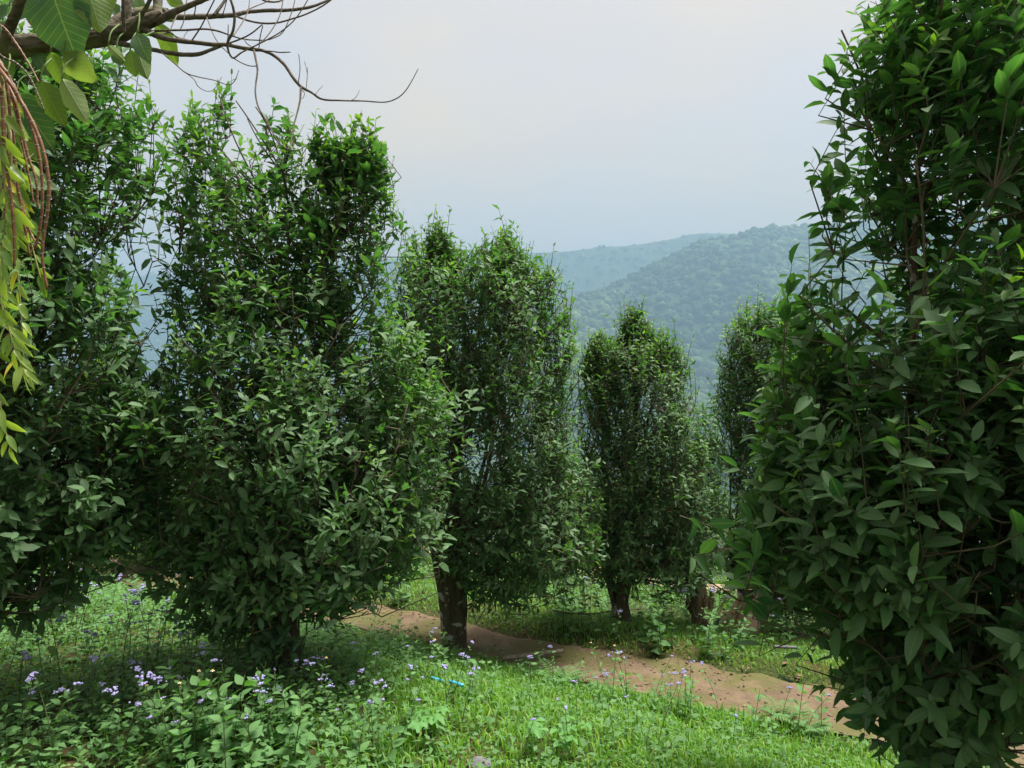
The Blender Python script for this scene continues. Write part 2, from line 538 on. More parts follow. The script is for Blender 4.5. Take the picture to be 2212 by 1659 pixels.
def forest(name, H, count, size, seed, mat, pxr):
    g = np.random.default_rng(seed)
    nr, na, _ = H.shape
    # sample on the sheet, evenly by area
    du = np.linalg.norm(np.diff(H, axis=0), axis=-1)[:, :-1]
    dv = np.linalg.norm(np.diff(H, axis=1), axis=-1)[:-1]
    A = (du * dv)
    pxc = H[:-1, :-1, 0] / H[:-1, :-1, 1] * F + 1106
    A = A * ((pxc > pxr[0]) & (pxc < pxr[1])) / (H[:-1, :-1, 1] / 1000) ** 1.2
    pr = (A / A.sum()).ravel()
    cell = g.choice(len(pr), count, p=pr)
    r, a = np.divmod(cell, na - 1)
    tu, tv = g.random((2, count, 1))
    c = (H[r, a] * (1 - tu) + H[r + 1, a] * tu) * (1 - tv) + (H[r, a + 1] * (1 - tu) + H[r + 1, a + 1] * tu) * tv
    s = size * (0.5 + 1.3 * g.random(count) ** 2.5) * (0.75 + 0.25 * c[:, 1] / 1200) * (1 + 0.7 * sstep((1750 - c[:, 1]) / 600))
    ring = 5
    th = np.arange(ring) / ring * 2 * np.pi
    tv_ = [np.array([[0, 0, 1.05]]), np.stack([.62 * np.cos(th), .62 * np.sin(th), 0 * th + .78], -1),
           np.stack([np.cos(th + .5), np.sin(th + .5), 0 * th + .25], -1), np.stack([.7 * np.cos(th), .7 * np.sin(th), 0 * th - .5], -1)]
    tv_ = np.concatenate(tv_)
    tr = []
    for k in range(ring):
        k2 = (k + 1) % ring
        tr += [(0, 1 + k, 1 + k2)]
        for o in (1, 1 + ring):
            tr += [(o + k, o + ring + k, o + ring + k2), (o + k, o + ring + k2, o + k2)]
    tr = np.array(tr)
    V = tv_[None] * (1 + 0.55 * (g.random((count, len(tv_), 1)) - .5))
    V = V * s[:, None, None] * np.array([1, 1, 0.95]) + c[:, None, :]
    T = tr[None] + (np.arange(count) * len(tv_))[:, None, None]
    tint = np.zeros((count, 3))
    tint[:, 1] = g.random(count)
    tint[:, 0] = np.clip(fnoise(c * 0.006, seed + 3, 3) * 3.6 - 1.55, 0, 1) * (.3 + .7 * g.random(count))  # patchy pale tint painted in as sunlit crowns, also varies the canopy
    tint = np.repeat(tint[:, None], len(tv_), 1).reshape(-1, 3)
    return link(name, mesh_tri(name, V.reshape(-1, 3), T.reshape(-1, 3), mat, tint), kind="stuff",
                label="hazy wooded hillside of far-off tree crowns", category="forest")
M_FOREST = leaf_material("far_canopy", (0.016, 0.045, 0.018), (0.055, 0.11, 0.035), (0.18, 0.24, 0.09), None, 0.8, 0.1, spec=0.1)  # third tone is the sunlit look put into the crown colour
fo = forest("forest", HN, 9500, 8.0, 5, M_FOREST, (1000, 2500))
fo["label"] = "hazy wooded slope of rounded tree crowns on the nearer hill"
fo = forest("forest", HF, 4200, 7.5, 6, M_FOREST, (-200, 1750))
fo["label"] = "pale blue wooded slope on the far ridge"

# the air between
HZ_DENS = 0.00049
def haze():
    m, n, l, bs, out = new_mat("haze_air")
    n.remove(bs)
    pv = n.new("ShaderNodeVolumePrincipled")
    pv.inputs["Color"].default_value = (0.275, 0.42, 0.575, 1)
    pv.inputs["Density"].default_value = HZ_DENS
    pv.inputs["Anisotropy"].default_value = 0.1
    l.new(pv.outputs[0], out.inputs["Volume"])
    b = 4700.0
    z0, z1 = -300.0, 720.0
    v = [(x, y, z) for z in (z0, z1) for y in (-b, b) for x in (-b, b)]
    t = [(0, 2, 3, 1), (4, 5, 7, 6), (0, 1, 5, 4), (2, 6, 7, 3), (0, 4, 6, 2), (1, 3, 7, 5)]
    link("haze", mesh_tri("haze", np.array(v), np.array(t), m, smooth=False), kind="stuff", label="thin pale blue haze filling the valley air", category="haze")
haze()

# ------------------------------------------------------------------ leaf templates
def leaf_tpl(ts, ws, fold, curl, twist=0.0, wave=0.0):
    """columns: along, side, normal. Returns verts, tris, (t, s) coordinates"""
    v, lc, t = [], [], []
    rows = []
    for k, (tt, w) in enumerate(zip(ts, ws)):
        z = -curl * tt * tt
        if w <= 0:
            rows.append([len(v)])
            v.append((tt, 0, z))
            lc.append((tt, 0, 0))
        else:
            wz = wave * math.sin(k * 2.4)
            rows.append([len(v), len(v) + 1, len(v) + 2])
            tw = twist * tt
            for sd in (-1, 0, 1):
                hz = fold * w * abs(sd) + wz * sd
                v.append((tt, sd * w * math.cos(tw) - 0.0, z + hz + sd * w * math.sin(tw)))
                lc.append((tt, sd * w, 0))
    for a, b in zip(rows[:-1], rows[1:]):
        if len(a) == 1 and len(b) == 3:
            t += [(a[0], b[0], b[1]), (a[0], b[1], b[2])]
        elif len(a) == 3 and len(b) == 1:
            t += [(a[0], b[0], a[1]), (a[1], b[0], a[2])]
        else:
            t += [(a[0], b[0], b[1]), (a[0], b[1], a[1]), (a[1], b[1], b[2]), (a[1], b[2], a[2])]
    t = [(x, z_, y) for x, y, z_ in t]     # upper side faces +normal
    return np.array(v, float), np.array(t, int), np.array(lc, float)

HI = [leaf_tpl((0, .28, .66, 1), (0, .19, .19, 0), f, c, tw) for f, c, tw in
      ((.35, .10, 0), (.15, .28, .3), (.55, .05, -.3), (.25, .40, .2), (.75, .18, -.4), (.05, -.08, .2))]
HIR = [leaf_tpl((0, .2, .5, .8, 1), (0, .155, .20, .125, 0), f, c, tw) for f, c, tw in
      ((.35, .10, 0), (.15, .28, .3), (.55, .05, -.3), (.25, .40, .2), (.75, .18, -.4), (.05, -.08, .2), (.3, .15, .6))]
LO = [leaf_tpl((0, .48, 1), (0, .21, 0), f, c) for f, c in ((.35, .10), (.15, .28), (.55, .05), (.25, .4))]

def place_leaves(tpls, pos, a, nrm, size, tint, g, which=None):
    """returns verts, tris, tints"""
    n = len(pos)
    if which is None:
        which = g.integers(0, len(tpls), n)
    a = unit(a)
    side = unit(np.cross(nrm, a))
    nn = np.cross(a, side)
    Vs, Ts, Cs, off = [], [], [], 0
    place_leaves.lc = []
    for k, (tv, tt, lc) in enumerate(tpls):
        m = np.where(which == k)[0]
        if not len(m):
            continue
        V = pos[m, None] + size[m, None, None] * (tv[None, :, 0:1] * a[m, None] + tv[None, :, 1:2] * side[m, None] + tv[None, :, 2:3] * nn[m, None])
        T = tt[None] + (np.arange(len(m)) * len(tv))[:, None, None] + off
        Vs.append(V.reshape(-1, 3))
        Ts.append(T.reshape(-1, 3))
        Cs.append(np.repeat(tint[m][:, None], len(tv), 1).reshape(-1, 3))
        place_leaves.lc.append(np.tile(lc, (len(m), 1)))
        off += len(m) * len(tv)
    return np.concatenate(Vs), np.concatenate(Ts), np.concatenate(Cs)

# ------------------------------------------------------------------ orange trees
ALL_LEAVES = []      # (tree index, pos, a, n, size, tint, which, tpls)
class Lobe:
    def __init__(s, rows, d, depth=0.9, yoff=0.0):
        r = np.array([(q + (1.0,))[:4] for q in rows], float)
        r = r[np.argsort(-r[:, 0])]
        s.z = CAMZ + (829.5 - r[:, 0]) / F * d
        s.cx = (0.5 * (r[:, 1] + r[:, 2]) - 1106) / F * d
        s.rx = 0.5 * (r[:, 2] - r[:, 1]) / F * d
        s.w = r[:, 3]
        s.ry = np.minimum(s.rx * depth, s.rx.max() * depth)
        s.cy = d + yoff
        s.zz = np.linspace(s.z[0], s.z[-1], 200)
        dens = np.interp(s.zz, s.z, s.rx ** 1.6 * s.w) + 1e-6
        s.cdf = np.cumsum(dens) / dens.sum()
        s.vol = dens.sum() * (s.zz[1] - s.zz[0])
    def sample(s, n, g, shell=0.42, seed=0):
        z = np.interp(g.random(n), s.cdf, s.zz)
        th = g.random(n) * 2 * np.pi
        rho = g.random(n) ** shell
        lob = 0.82 + 0.42 * fnoise(np.stack([np.cos(th) * 1.9, np.sin(th) * 1.9, z * 3.2], -1), seed, 2)
        x = np.interp(z, s.z, s.cx) + rho * lob * np.interp(z, s.z, s.rx) * np.cos(th)
        y = s.cy + rho * lob * np.interp(z, s.z, s.ry) * np.sin(th)
        out = np.stack([np.cos(th), np.sin(th), 0 * th], -1)
        return np.stack([x, y, z], -1), out, rho

def orange_tree(label, base, lobes, d, shoots, lsize=0.085, hi=True, stems=3, trunk_r=0.05, fork=0.55, limbs=14, seconds=40,
                group=None, seed=1, young=0.12, dust=0.5, yoff=0.0, depth=0.9, single=True, lean=0.0, fruit=0, nleaf=13, open_=0.5, dead=0):
    g = np.random.default_rng(seed)
    bx, by_, bd = base
    b = P(bx, by_, bd)
    b = np.array([b[0], bd, 0.0])
    b[2] = ground_z(b[0:1], b[1:2])[0] - 0.02
    root = empty("orange_tree", b, label, "tree", group)
    L = [Lobe(r, d, depth, yoff) for r in lobes]
    vol = np.array([q.vol for q in L])
    def samp(n, shell):
        cnt = g.multinomial(n, vol / vol.sum())
        r = [q.sample(c, g, shell, seed + k) for k, (q, c) in enumerate(zip(L, cnt)) if c]
        r = [np.concatenate(z) for z in zip(*r)]
        o = g.permutation(len(r[0]))
        return [z[o] for z in r]
    ztop = max(q.z[-1] for q in L)
    zbot = min(q.z[0] for q in L)
    # --- shoots
    tip, out, rho = samp(int(shoots * 2.1), 0.42)
    cl = fnoise(tip * np.array([3.6, 3.6, 2.6]), seed + 50, 2)
    keep = g.random(len(tip)) < np.clip((cl - 0.5 + open_ * 0.15) * 8.0, 0.05, 1)
    tip, out, rho = tip[keep][:shoots], out[keep][:shoots], rho[keep][:shoots]
    S = len(tip)
    zf = np.clip((tip[:, 2] - zbot) / (ztop - zbot), 0, 1)
    up = 0.55 + 0.75 * sstep((zf - 0.1) / 0.5)
    ax = unit(np.array([0, 0, 1]) * up[:, None] + out * (0.95 - 0.6 * zf)[:, None] * rho[:, None] + 0.42 * g.normal(size=(S, 3)) - np.array([0, 0, 0.75]) * (zf < 0.16)[:, None])
    ln = g.uniform(0.16, 0.36, S) * (lsize / 0.085) ** 0.6
    ext = (g.random(S) < np.where(zf > .82, 0.26, 0.15)) & (rho > 0.65)
    ax = np.where(ext[:, None], unit(ax + np.array([0, 0, 0.35])), ax)
    tip = tip + ax * (ext * g.uniform(0.05, 0.17, S) * np.where(zf > .82, 1.05, 1.0))[:, None]
    ln = ln * np.where(ext, 1.35, 1.0)
    s0 = tip - ax * ln[:, None]
    # --- skeleton
    nodes, nrad = [], []
    parts_tr, parts_l = [], []
    fz = b[2] + fork
    stem_top = []
    for k in range(stems):
        a = 2 * np.pi * (k + g.random() * 0.6) / stems
        sp = (0.05 + 0.16 * g.random()) if stems > 1 else 0.02
        top = np.array([b[0] + lean + sp * np.cos(a), b[1] + sp * np.sin(a), fz + 0.25 * (g.random() - .3)])
        r0 = trunk_r * (1.0 if k == 0 else 0.62 + 0.25 * g.random())
        bs_ = b + np.array([np.cos(a), np.sin(a), 0]) * (trunk_r * 0.55 if stems > 1 else 0) - np.array([0, 0, 0.05])
        mid = bs_ * [.75, .75, .5] + top * [.25, .25, .5] + np.array([*(g.normal(size=2) * 0.012), 0])
        pts, rad = smooth_line([bs_, bs_ + (0, 0, .12), mid, top], 14, [r0 * 1.45, r0 * 1.08, r0 * .95, r0 * .8])
        parts_tr.append((pts, rad))
        stem_top.append((top, r0 * .8))
    lt, lo_, lrho = samp(limbs, 0.8)
    order = np.argsort(lt[:, 2])
    for k in order:
        st, r0 = stem_top[g.integers(0, stems)]
        tg = lt[k]
        tg = tg * [0.82, 0.82, 1] + np.array([b[0], b[1], 0]) * [0.18, 0.18, 0]
        if tg[2] < st[2] + 0.25:
            ctl = st * 0.5 + tg * 0.5 + np.array([0, 0, 0.12])
        else:
            ctl = np.array([st[0] * .48 + tg[0] * .52, st[1] * .48 + tg[1] * .52, st[2] * .58 + tg[2] * .42])
        u = np.linspace(0, 1, 12)[:, None]
        pts = (1 - u) ** 2 * st + 2 * u * (1 - u) * ctl + u * u * tg + 0.025 * np.cumsum(g.normal(size=(12, 3)), 0) * u * 0.5
        rad = np.linspace(min(r0 * .62, .028), 0.006, 12)
        parts_l.append((pts, rad))
        nodes.append(pts[2:])
        nrad.append(rad[2:])
    N = np.concatenate(nodes)
    NR = np.concatenate(nrad)
    sec_p, sec_r = [], []
    stt, so_, srho = samp(seconds, 0.6)
    newn, newr = [], []
    for k in range(seconds):
        tg = stt[k]
        dv = N - tg
        cost = np.linalg.norm(dv, axis=1) + 1.6 * np.maximum(dv[:, 2] + 0.25, 0) + 0.15 * g.random(len(N))
        i = int(np.argmin(cost))
        st = N[i]
        ctl = st * 0.45 + tg * 0.55 + np.array([0, 0, -0.10 * np.linalg.norm((tg - st)[:2])]) + 0.03 * g.normal(size=3)
        u = np.linspace(0, 1, 7)[:, None]
        pts = (1 - u) ** 2 * st + 2 * u * (1 - u) * ctl + u * u * tg
        sec_p.append(pts)
        sec_r.append(np.linspace(min(NR[i] * .8, .011), .0035, 7))
        newn.append(pts[1:])
        newr.append(np.linspace(min(NR[i] * .8, .011), .0035, 7)[1:])
    N2 = np.concatenate([N] + newn)
    # twigs: every shoot grows from the nearest wood below it, older shoots included
    q0 = np.empty((S, 3))
    ordr = np.argsort(np.linalg.norm(s0 - (b + [0, 0, fork]), axis=1))
    NN = N2
    for part in np.array_split(ordr, 10):
        dv = NN[None] - s0[part][:, None]
        cost = np.linalg.norm(dv, axis=2) + 1.2 * np.maximum(dv[..., 2] + 0.03, 0)
        q0[part] = NN[np.argmin(cost, 1)]
        NN = np.concatenate([NN, s0[part], 0.5 * (s0[part] + q0[part])])
    tw = np.stack([q0, s0, s0 + ax * (ln * .55)[:, None] + 0.008 * g.normal(size=(S, 3)), tip], 1)
    twr = np.stack([0 * ln + .0040, 0 * ln + .0029, 0 * ln + .0021, 0 * ln + .0011], 1) * (1.0 if hi else 1.25)
    # --- leaves
    K = nleaf
    f = (np.arange(K) + 0.6) / K
    f = np.clip(f[None] + 0.05 * g.normal(size=(S, K)), 0.02, 1.02)
    pos = s0[:, None] + ax[:, None] * (ln[:, None] * (0.08 + 0.92 * f))[..., None]
    ang = np.arange(K)[None] * 2.4 + g.random((S, 1)) * 6.28 + 0.35 * g.normal(size=(S, K))
    e1 = unit(np.cross(ax, np.array([0.31, 0.87, 0.2])))
    e2 = np.cross(ax, e1)
    rad = np.cos(ang)[..., None] * e1[:, None] + np.sin(ang)[..., None] * e2[:, None]
    open_ang = (0.65 + 0.65 * (1 - f) + 0.25 * g.normal(size=(S, K)))
    a = np.cos(open_ang)[..., None] * ax[:, None] + np.sin(open_ang)[..., None] * rad
    a = a + np.array([0, 0, -1]) * (0.10 + 0.45 * g.random((S, K)) * (1 - 0.6 * zf[:, None]))[..., None]
    nr = ax[:, None] * 1.0 - rad * 0.35 + np.array([0, 0, 0.55]) + 0.35 * g.normal(size=(S, K, 3))
    yng = (g.random(S) < 1.7 * young * (0.35 + 1.3 * zf) * (0.4 + rho))[:, None]
    youth = np.where(yng, np.clip((f - .25) * 1.3, 0, 1) * (0.2 + 0.8 * g.random((S, 1)) ** 1.4), 0.08 * g.random((S, K)))
    size = lsize * g.uniform(.5, 1.28, (S, K)) * np.where(yng, 1.05 - 0.55 * np.clip(f, 0, 1), 1.08 - 0.3 * np.clip(f, 0, 1))
    rnd = np.clip(0.25 + 0.5 * g.random((S, 1)) + 0.5 * (g.random((S, K)) - .5), 0, 1)
    dst = dust * np.clip(1.15 - 1.0 * zf, 0.1, 1)[:, None] * g.random((S, K)) * (1 - youth)
    kp = g.random((S, K)) > 0.12
    pos, a, nr, size = pos[kp], unit(a[kp]), nr[kp], size[kp]
    tint = np.stack([youth[kp], rnd[kp], dst[kp]], -1)
    tpls = HIR if hi == 2 else HI if hi else LO
    which = g.integers(0, len(tpls), len(pos))
    # --- objects
    for pts, rd in parts_tr:
        v, t = tubes(pts - b, rd, 12, jit=0.16)
        link("trunk", mesh_tri("trunk", v, t, M_BARK), root)
    for pts, rd in parts_l:
        v, t = tubes(pts - b, rd, 7, jit=0.1)
        link("limb", mesh_tri("limb", v, t, M_BARK), root)
    mb = MB()
    mb.add(*tubes(np.array(sec_p), np.array(sec_r), 5 if hi else 4))
    mb.add(*tubes(tw, twr, 3, cap=False))
    if dead:
        tg, o_, r_ = samp(dead, 0.5)
        st = NN[np.argmin(np.linalg.norm(NN[None] - (tg - (0, 0, .22))[:, None], axis=2), 1)]
        u = np.linspace(0, 1, 6)[None, :, None]
        pp = st[:, None] * (1 - u) + tg[:, None] * u + 0.02 * g.normal(size=(dead, 6, 3)) * u
        mb.add(*tubes(pp, np.broadcast_to(np.linspace(.003, .001, 6), (dead, 6)), 3))
    link("twig_growth", mb.mesh("twig_growth", M_TWIG, b), root, kind="stuff")
    ALL_LEAVES.append(dict(root=root, b=b, pos=pos, a=a, n=nr, size=size, tint=tint, which=which, tpls=tpls, g=g, single=single))
    for k in range(fruit):
        i = g.integers(0, S)
        c = s0[i] + ax[i] * 0.1 + out[i] * 0.05
        fv, ft = ball(0.026)
        link("fruit", mesh_tri("fruit", fv, ft, M_FRUIT), root, tuple(c - b))
    return root

def ball(r, nu=10, nv=7):
    th = np.arange(nu) / nu * 2 * np.pi
    ph = np.linspace(0, np.pi, nv)
    v = np.stack([np.outer(np.sin(ph), np.cos(th)), np.outer(np.sin(ph), np.sin(th)), np.outer(np.cos(ph), np.ones(nu))], -1).reshape(-1, 3) * r
    i = np.arange(nu * nv).reshape(nv, nu)
    a, b2 = i[:-1], i[1:]
    t = np.concatenate([np.stack([a, b2, np.roll(b2, -1, 1)], -1).reshape(-1, 3), np.stack([a, np.roll(b2, -1, 1), np.roll(a, -1, 1)], -1).reshape(-1, 3)])
    return v, t

# tree with the twin top, on the camera side of the path
orange_tree("tall twin-topped orange tree with leafy skirt nearly to the ground, beside the flower meadow", (615, 1478, 3.95),
    [[(222, 425, 615, 2.0), (280, 385, 628, 1.8), (350, 368, 635, 1.5), (410, 358, 660, 1.1), (480, 360, 700, .75), (560, 365, 720, .7), (640, 365, 740, .9)],
     [(295, 685, 815, 1.8), (350, 678, 835, 1.6), (410, 660, 855, 1.2), (490, 640, 868, .85), (570, 640, 860, .75), (650, 640, 800, .8)],
     [(600, 375, 845, .8), (700, 355, 920), (800, 352, 985), (860, 345, 1018), (960, 338, 990), (1050, 342, 962), (1150, 356, 955), (1230, 376, 890), (1290, 392, 770), (1350, 425, 712), (1400, 520, 692), (1440, 575, 680)],
     [(165, 472, 492, 4), (205, 450, 520, 4), (265, 435, 535, 3)], [(185, 575, 600, 4), (230, 550, 625, 4), (285, 540, 635, 3)], [(245, 690, 708, 4), (290, 675, 738, 4), (345, 670, 748, 3)], [(252, 772, 795, 4), (295, 752, 820, 4), (350, 745, 832, 3)], [(225, 405, 420, 3), (290, 388, 440, 3)]],
    3.95, 2750, 0.074, True, 3, 0.055, 0.62, 28, 130, seed=11, young=0.21, dust=0.75, open_=0.9, dead=60)
# right foreground
orange_tree("large-leaved orange tree with long sprouting shoots, overhanging the near end of the dirt path", (2030, 1690, 2.75),
    [[(-170, 1990, 2140), (-60, 1920, 2250), (0, 1890, 2330), (100, 1885, 2380), (200, 1862, 2420, .8), (300, 1845, 2450, .68), (400, 1855, 2460, .6), (480, 1840, 2470, .65), (560, 1770, 2480, .9), (650, 1715, 2500),
      (760, 1690, 2520), (860, 1678, 2530), (980, 1655, 2520), (1100, 1638, 2500), (1200, 1660, 2480), (1280, 1715, 2440), (1350, 1780, 2400), (1450, 1800, 2350), (1550, 1825, 2300), (1640, 1900, 2220), (1700, 1960, 2150)],
     [(320, 1745, 1775, 2), (370, 1735, 1800, 2), (440, 1790, 1850, 2)], [(20, 1810, 1835, 3), (70, 1815, 1870, 2), (140, 1840, 1900, 2)], [(165, 1800, 1830, 2), (230, 1800, 1870, 2)], [(545, 1690, 1712, 3), (600, 1680, 1740, 2), (680, 1670, 1760, 2)], [(1080, 1590, 1620, 2), (1130, 1590, 1650, 2), (1200, 1620, 1690, 2)]],
    2.6, 1650, 0.100, 2, 4, 0.05, 0.45, 26, 130, seed=23, young=0.09, dust=0.22, open_=0.8, dead=100)
# left foreground
orange_tree("broad dark orange tree with spreading low branches behind the hanging orchid", (-70, 1545, 3.4),
    [[(60, -60, 225, 1.5), (130, -150, 282, 1.4), (200, -200, 286, 1.2), (290, -250, 310), (400, -270, 298, .65), (500, -280, 294, .7), (570, -300, 332), (650, -320, 388), (750, -330, 398), (900, -330, 366),
      (1000, -320, 336), (1100, -310, 336), (1170, -300, 312), (1230, -280, 240), (1290, -240, 180), (1330, -150, 120)]],
    3.4, 2350, 0.075, True, 3, 0.06, 0.6, 24, 110, seed=31, young=0.14, dust=0.7, open_=0.8, dead=40)
# middle tree
orange_tree("orange tree with lichen-spotted clustered trunks at the edge of the dirt path", (980, 1405, 5.3),
    [[(518, 890, 1110, 1.6), (570, 845, 1190, 1.3), (640, 825, 1232), (700, 822, 1242), (780, 822, 1250), (860, 840, 1245), (950, 882, 1262), (1050, 905, 1300), (1130, 922, 1314), (1200, 935, 1298), (1250, 965, 1268, .7), (1300, 1010, 1225, .4)],
     [(472, 938, 962, 10), (525, 918, 988, 8), (570, 910, 1000, 3)], [(492, 1078, 1100, 10), (545, 1058, 1128, 8), (590, 1050, 1140, 3)], [(560, 1165, 1185, 3), (600, 1150, 1210, 2)], [(530, 868, 885, 3), (570, 855, 905, 2)]],
    5.3, 2700, 0.070, False, 5, 0.06, 0.85, 18, 60, seed=41, young=0.19, dust=0.7, fruit=3, open_=1.0)
# small round tree past the path
orange_tree("small rounded orange tree on a forked trunk, on the grassy bank past the path", (1342, 1362, 5.85),
    [[(722, 1275, 1445, 1.6), (780, 1245, 1485, 1.3), (850, 1238, 1505), (950, 1235, 1530), (1020, 1242, 1545), (1100, 1258, 1552), (1180, 1245, 1565), (1230, 1262, 1560), (1265, 1295, 1500, .6)],
     [(668, 1360, 1384, 12), (708, 1342, 1408, 10), (770, 1335, 1415, 4)], [(712, 1426, 1447, 10), (765, 1410, 1466, 5)], [(716, 1276, 1298, 10), (775, 1262, 1316, 5)]],
    5.85, 2600, 0.062, False, 3, 0.05, 0.42, 16, 60, seed=53, young=0.19, dust=0.7, fruit=4, open_=0.95, dead=40)
# tree behind the right foreground tree
orange_tree("orange tree with bright young tips standing over the torn banana stump", (1625, 1342, 6.2),
    [[(632, 1612, 1720), (700, 1562, 1800), (800, 1555, 1850), (880, 1540, 1870), (950, 1560, 1880), (1050, 1565, 1880), (1150, 1556, 1870), (1230, 1556, 1850), (1300, 1585, 1780)]],
    6.2, 2700, 0.072, False, 2, 0.04, 0.4, 12, 45, seed=67, young=0.30, dust=0.3, open_=1.0)

BG = "orange trees in the rows farther down the slope"
bgt = [  # (label, base px, d, rows, shoots, seed)
    ("bright green orange tree in the gap beyond the flower meadow", 340, 7.6, [(930, 280, 420), (1000, 225, 440), (1100, 215, 460), (1170, 235, 420), (1205, 270, 380)], 620, 71, .25),
    ("pale green orange tree half hidden behind the small rounded orange tree", 1512, 8.0, [(865, 1500, 1540), (940, 1455, 1556), (1050, 1435, 1572), (1150, 1440, 1568), (1225, 1465, 1545)], 620, 72, .22),
    (None, 820, 8.6, [(930, 740, 900), (1010, 680, 960), (1100, 660, 980), (1190, 690, 950), (1225, 760, 900)], 560, 73, .1),
    (None, 1240, 9.4, [(960, 1190, 1290), (1040, 1160, 1330), (1130, 1160, 1340), (1200, 1200, 1300)], 480, 74, .1),
    (None, 1760, 8.4, [(780, 1700, 1830), (880, 1640, 1900), (1000, 1630, 1920), (1120, 1640, 1910), (1210, 1690, 1870)], 600, 75, .12),
    (None, 80, 8.6, [(820, 0, 160), (920, -60, 240), (1040, -70, 260), (1150, -40, 230), (1205, 20, 160)], 600, 76, .1),
    (None, 540, 9.2, [(900, 460, 620), (980, 410, 670), (1080, 400, 680), (1160, 430, 650), (1210, 500, 600)], 540, 77, .1),
    (None, 2020, 8.0, [(760, 1960, 2080), (880, 1900, 2140), (1020, 1890, 2150), (1150, 1920, 2110), (1220, 1960, 2080)], 480, 78, .1),
]
for lab, bx, dd, rows, sh, sd, yg in bgt:
    orange_tree(lab or "orange tree standing among others down the slope, screened by nearer trees", (bx, 1300, dd), [rows], dd, sh, 0.088, False, 2, 0.04, 0.4, 8, 20,
                group=None if lab else BG, seed=sd, young=yg, dust=0.3, single=bool(lab), nleaf=11, open_=1.3)
for k, bx in enumerate((120, 330, 560, 760, 960, 1130, 1320, 1500, 1690, 1900)):
    g_ = random.Random(k + 5)
    dd = 12.2 + 1.3 * g_.random()
    t0 = 985 + 50 * g_.random()
    w = 95 + 25 * g_.random()
    orange_tree("orange tree standing among others down the slope, screened by nearer trees", (bx, 1240, dd),
                [[(t0, bx - w * .4, bx + w * .4), (t0 + 60, bx - w * .9, bx + w * .9), (t0 + 130, bx - w, bx + w), (t0 + 190, bx - w * .8, bx + w * .8), (t0 + 215, bx - w * .5, bx + w * .5)]],
                dd, 330, 0.105, False, 2, 0.04, 0.3, 6, 12, group=BG, seed=90 + k, young=.12, dust=.2, single=False, nleaf=10, open_=1.4)

def finish_crowns():
    # which leaves stand foremost as seen from the photograph's side: those become separate leaves
    pos = np.concatenate([q["pos"] + 0.5 * q["size"][:, None] * q["a"] for q in ALL_LEAVES])
    tid = np.concatenate([np.full(len(q["pos"]), k) for k, q in enumerate(ALL_LEAVES)])
    sz = np.concatenate([q["size"] for q in ALL_LEAVES])
    d = pos[:, 1]
    cx = ((pos[:, 0] / d * F + 1106) // 14).astype(int)
    cy = ((829.5 - (pos[:, 2] - CAMZ) / d * F) // 14).astype(int)
    ok = (cx >= 0) & (cx < 158) & (cy >= 0) & (cy < 119)
    order = np.argsort(d)
    key = cx * 1000 + cy
    front = np.zeros(len(d), bool)
    _, first = np.unique(key[order], return_index=True)
    front[order[first]] = True
    front &= ok
    start = 0
    variants = {}
    for k, q in enumerate(ALL_LEAVES):
        n = len(q["pos"])
        fr = front[start:start + n]
        app = sz[start:start + n] / d[start:start + n]
        start += n
        cand = np.where(fr)[0]
        cand = cand[np.argsort(-app[cand])][:290] if q["single"] else cand[:0]
        rest = np.ones(n, bool)
        rest[cand] = False
        v, t, c = place_leaves(q["tpls"], q["pos"][rest], q["a"][rest], q["n"][rest], q["size"][rest], q["tint"][rest], q["g"], q["which"][rest])
        crown = link("crown", mesh_tri("crown", v - q["b"], t, M_CITRUS, c, np.concatenate(place_leaves.lc)), q["root"], kind="stuff")
        for i in cand:
            tn = q["tint"][i]
            kk = (len(q["tpls"]), int(q["which"][i]), round(float(tn[0]) * 4), round(float(tn[1]) * 4), round(float(tn[2]) * 3))
            if kk not in variants:
                tv, tt, lc = q["tpls"][kk[1]]
                variants[kk] = mesh_tri("leaf", tv, tt, M_CITRUS, np.tile([kk[2] / 4, kk[3] / 4, kk[4] / 3], (len(tv), 1)), lc)
            a = unit(q["a"][i])
            s = unit(np.cross(q["n"][i], a))
            nn = np.cross(a, s)
            p = q["pos"][i] - q["b"]
            o = bpy.data.objects.new("leaf", variants[kk])
            COL.objects.link(o)
            o.parent = crown
            z = float(q["size"][i])
            o.matrix_basis = Matrix(((a[0] * z, s[0] * z, nn[0] * z, p[0]), (a[1] * z, s[1] * z, nn[1] * z, p[1]), (a[2] * z, s[2] * z, nn[2] * z, p[2]), (0, 0, 0, 1)))
finish_crowns()

# ------------------------------------------------------------------ broad-leaved tree whose limb reaches in overhead
def R1(x, y):      # two enlargements of the print, in which the limbs and canes were measured
    return x * .3385, y * .3385
def R2(x, y):
    return 288 + .2916 * x, .2916 * y
def R3(x, y):
    return x * .469, 230 + y * .469

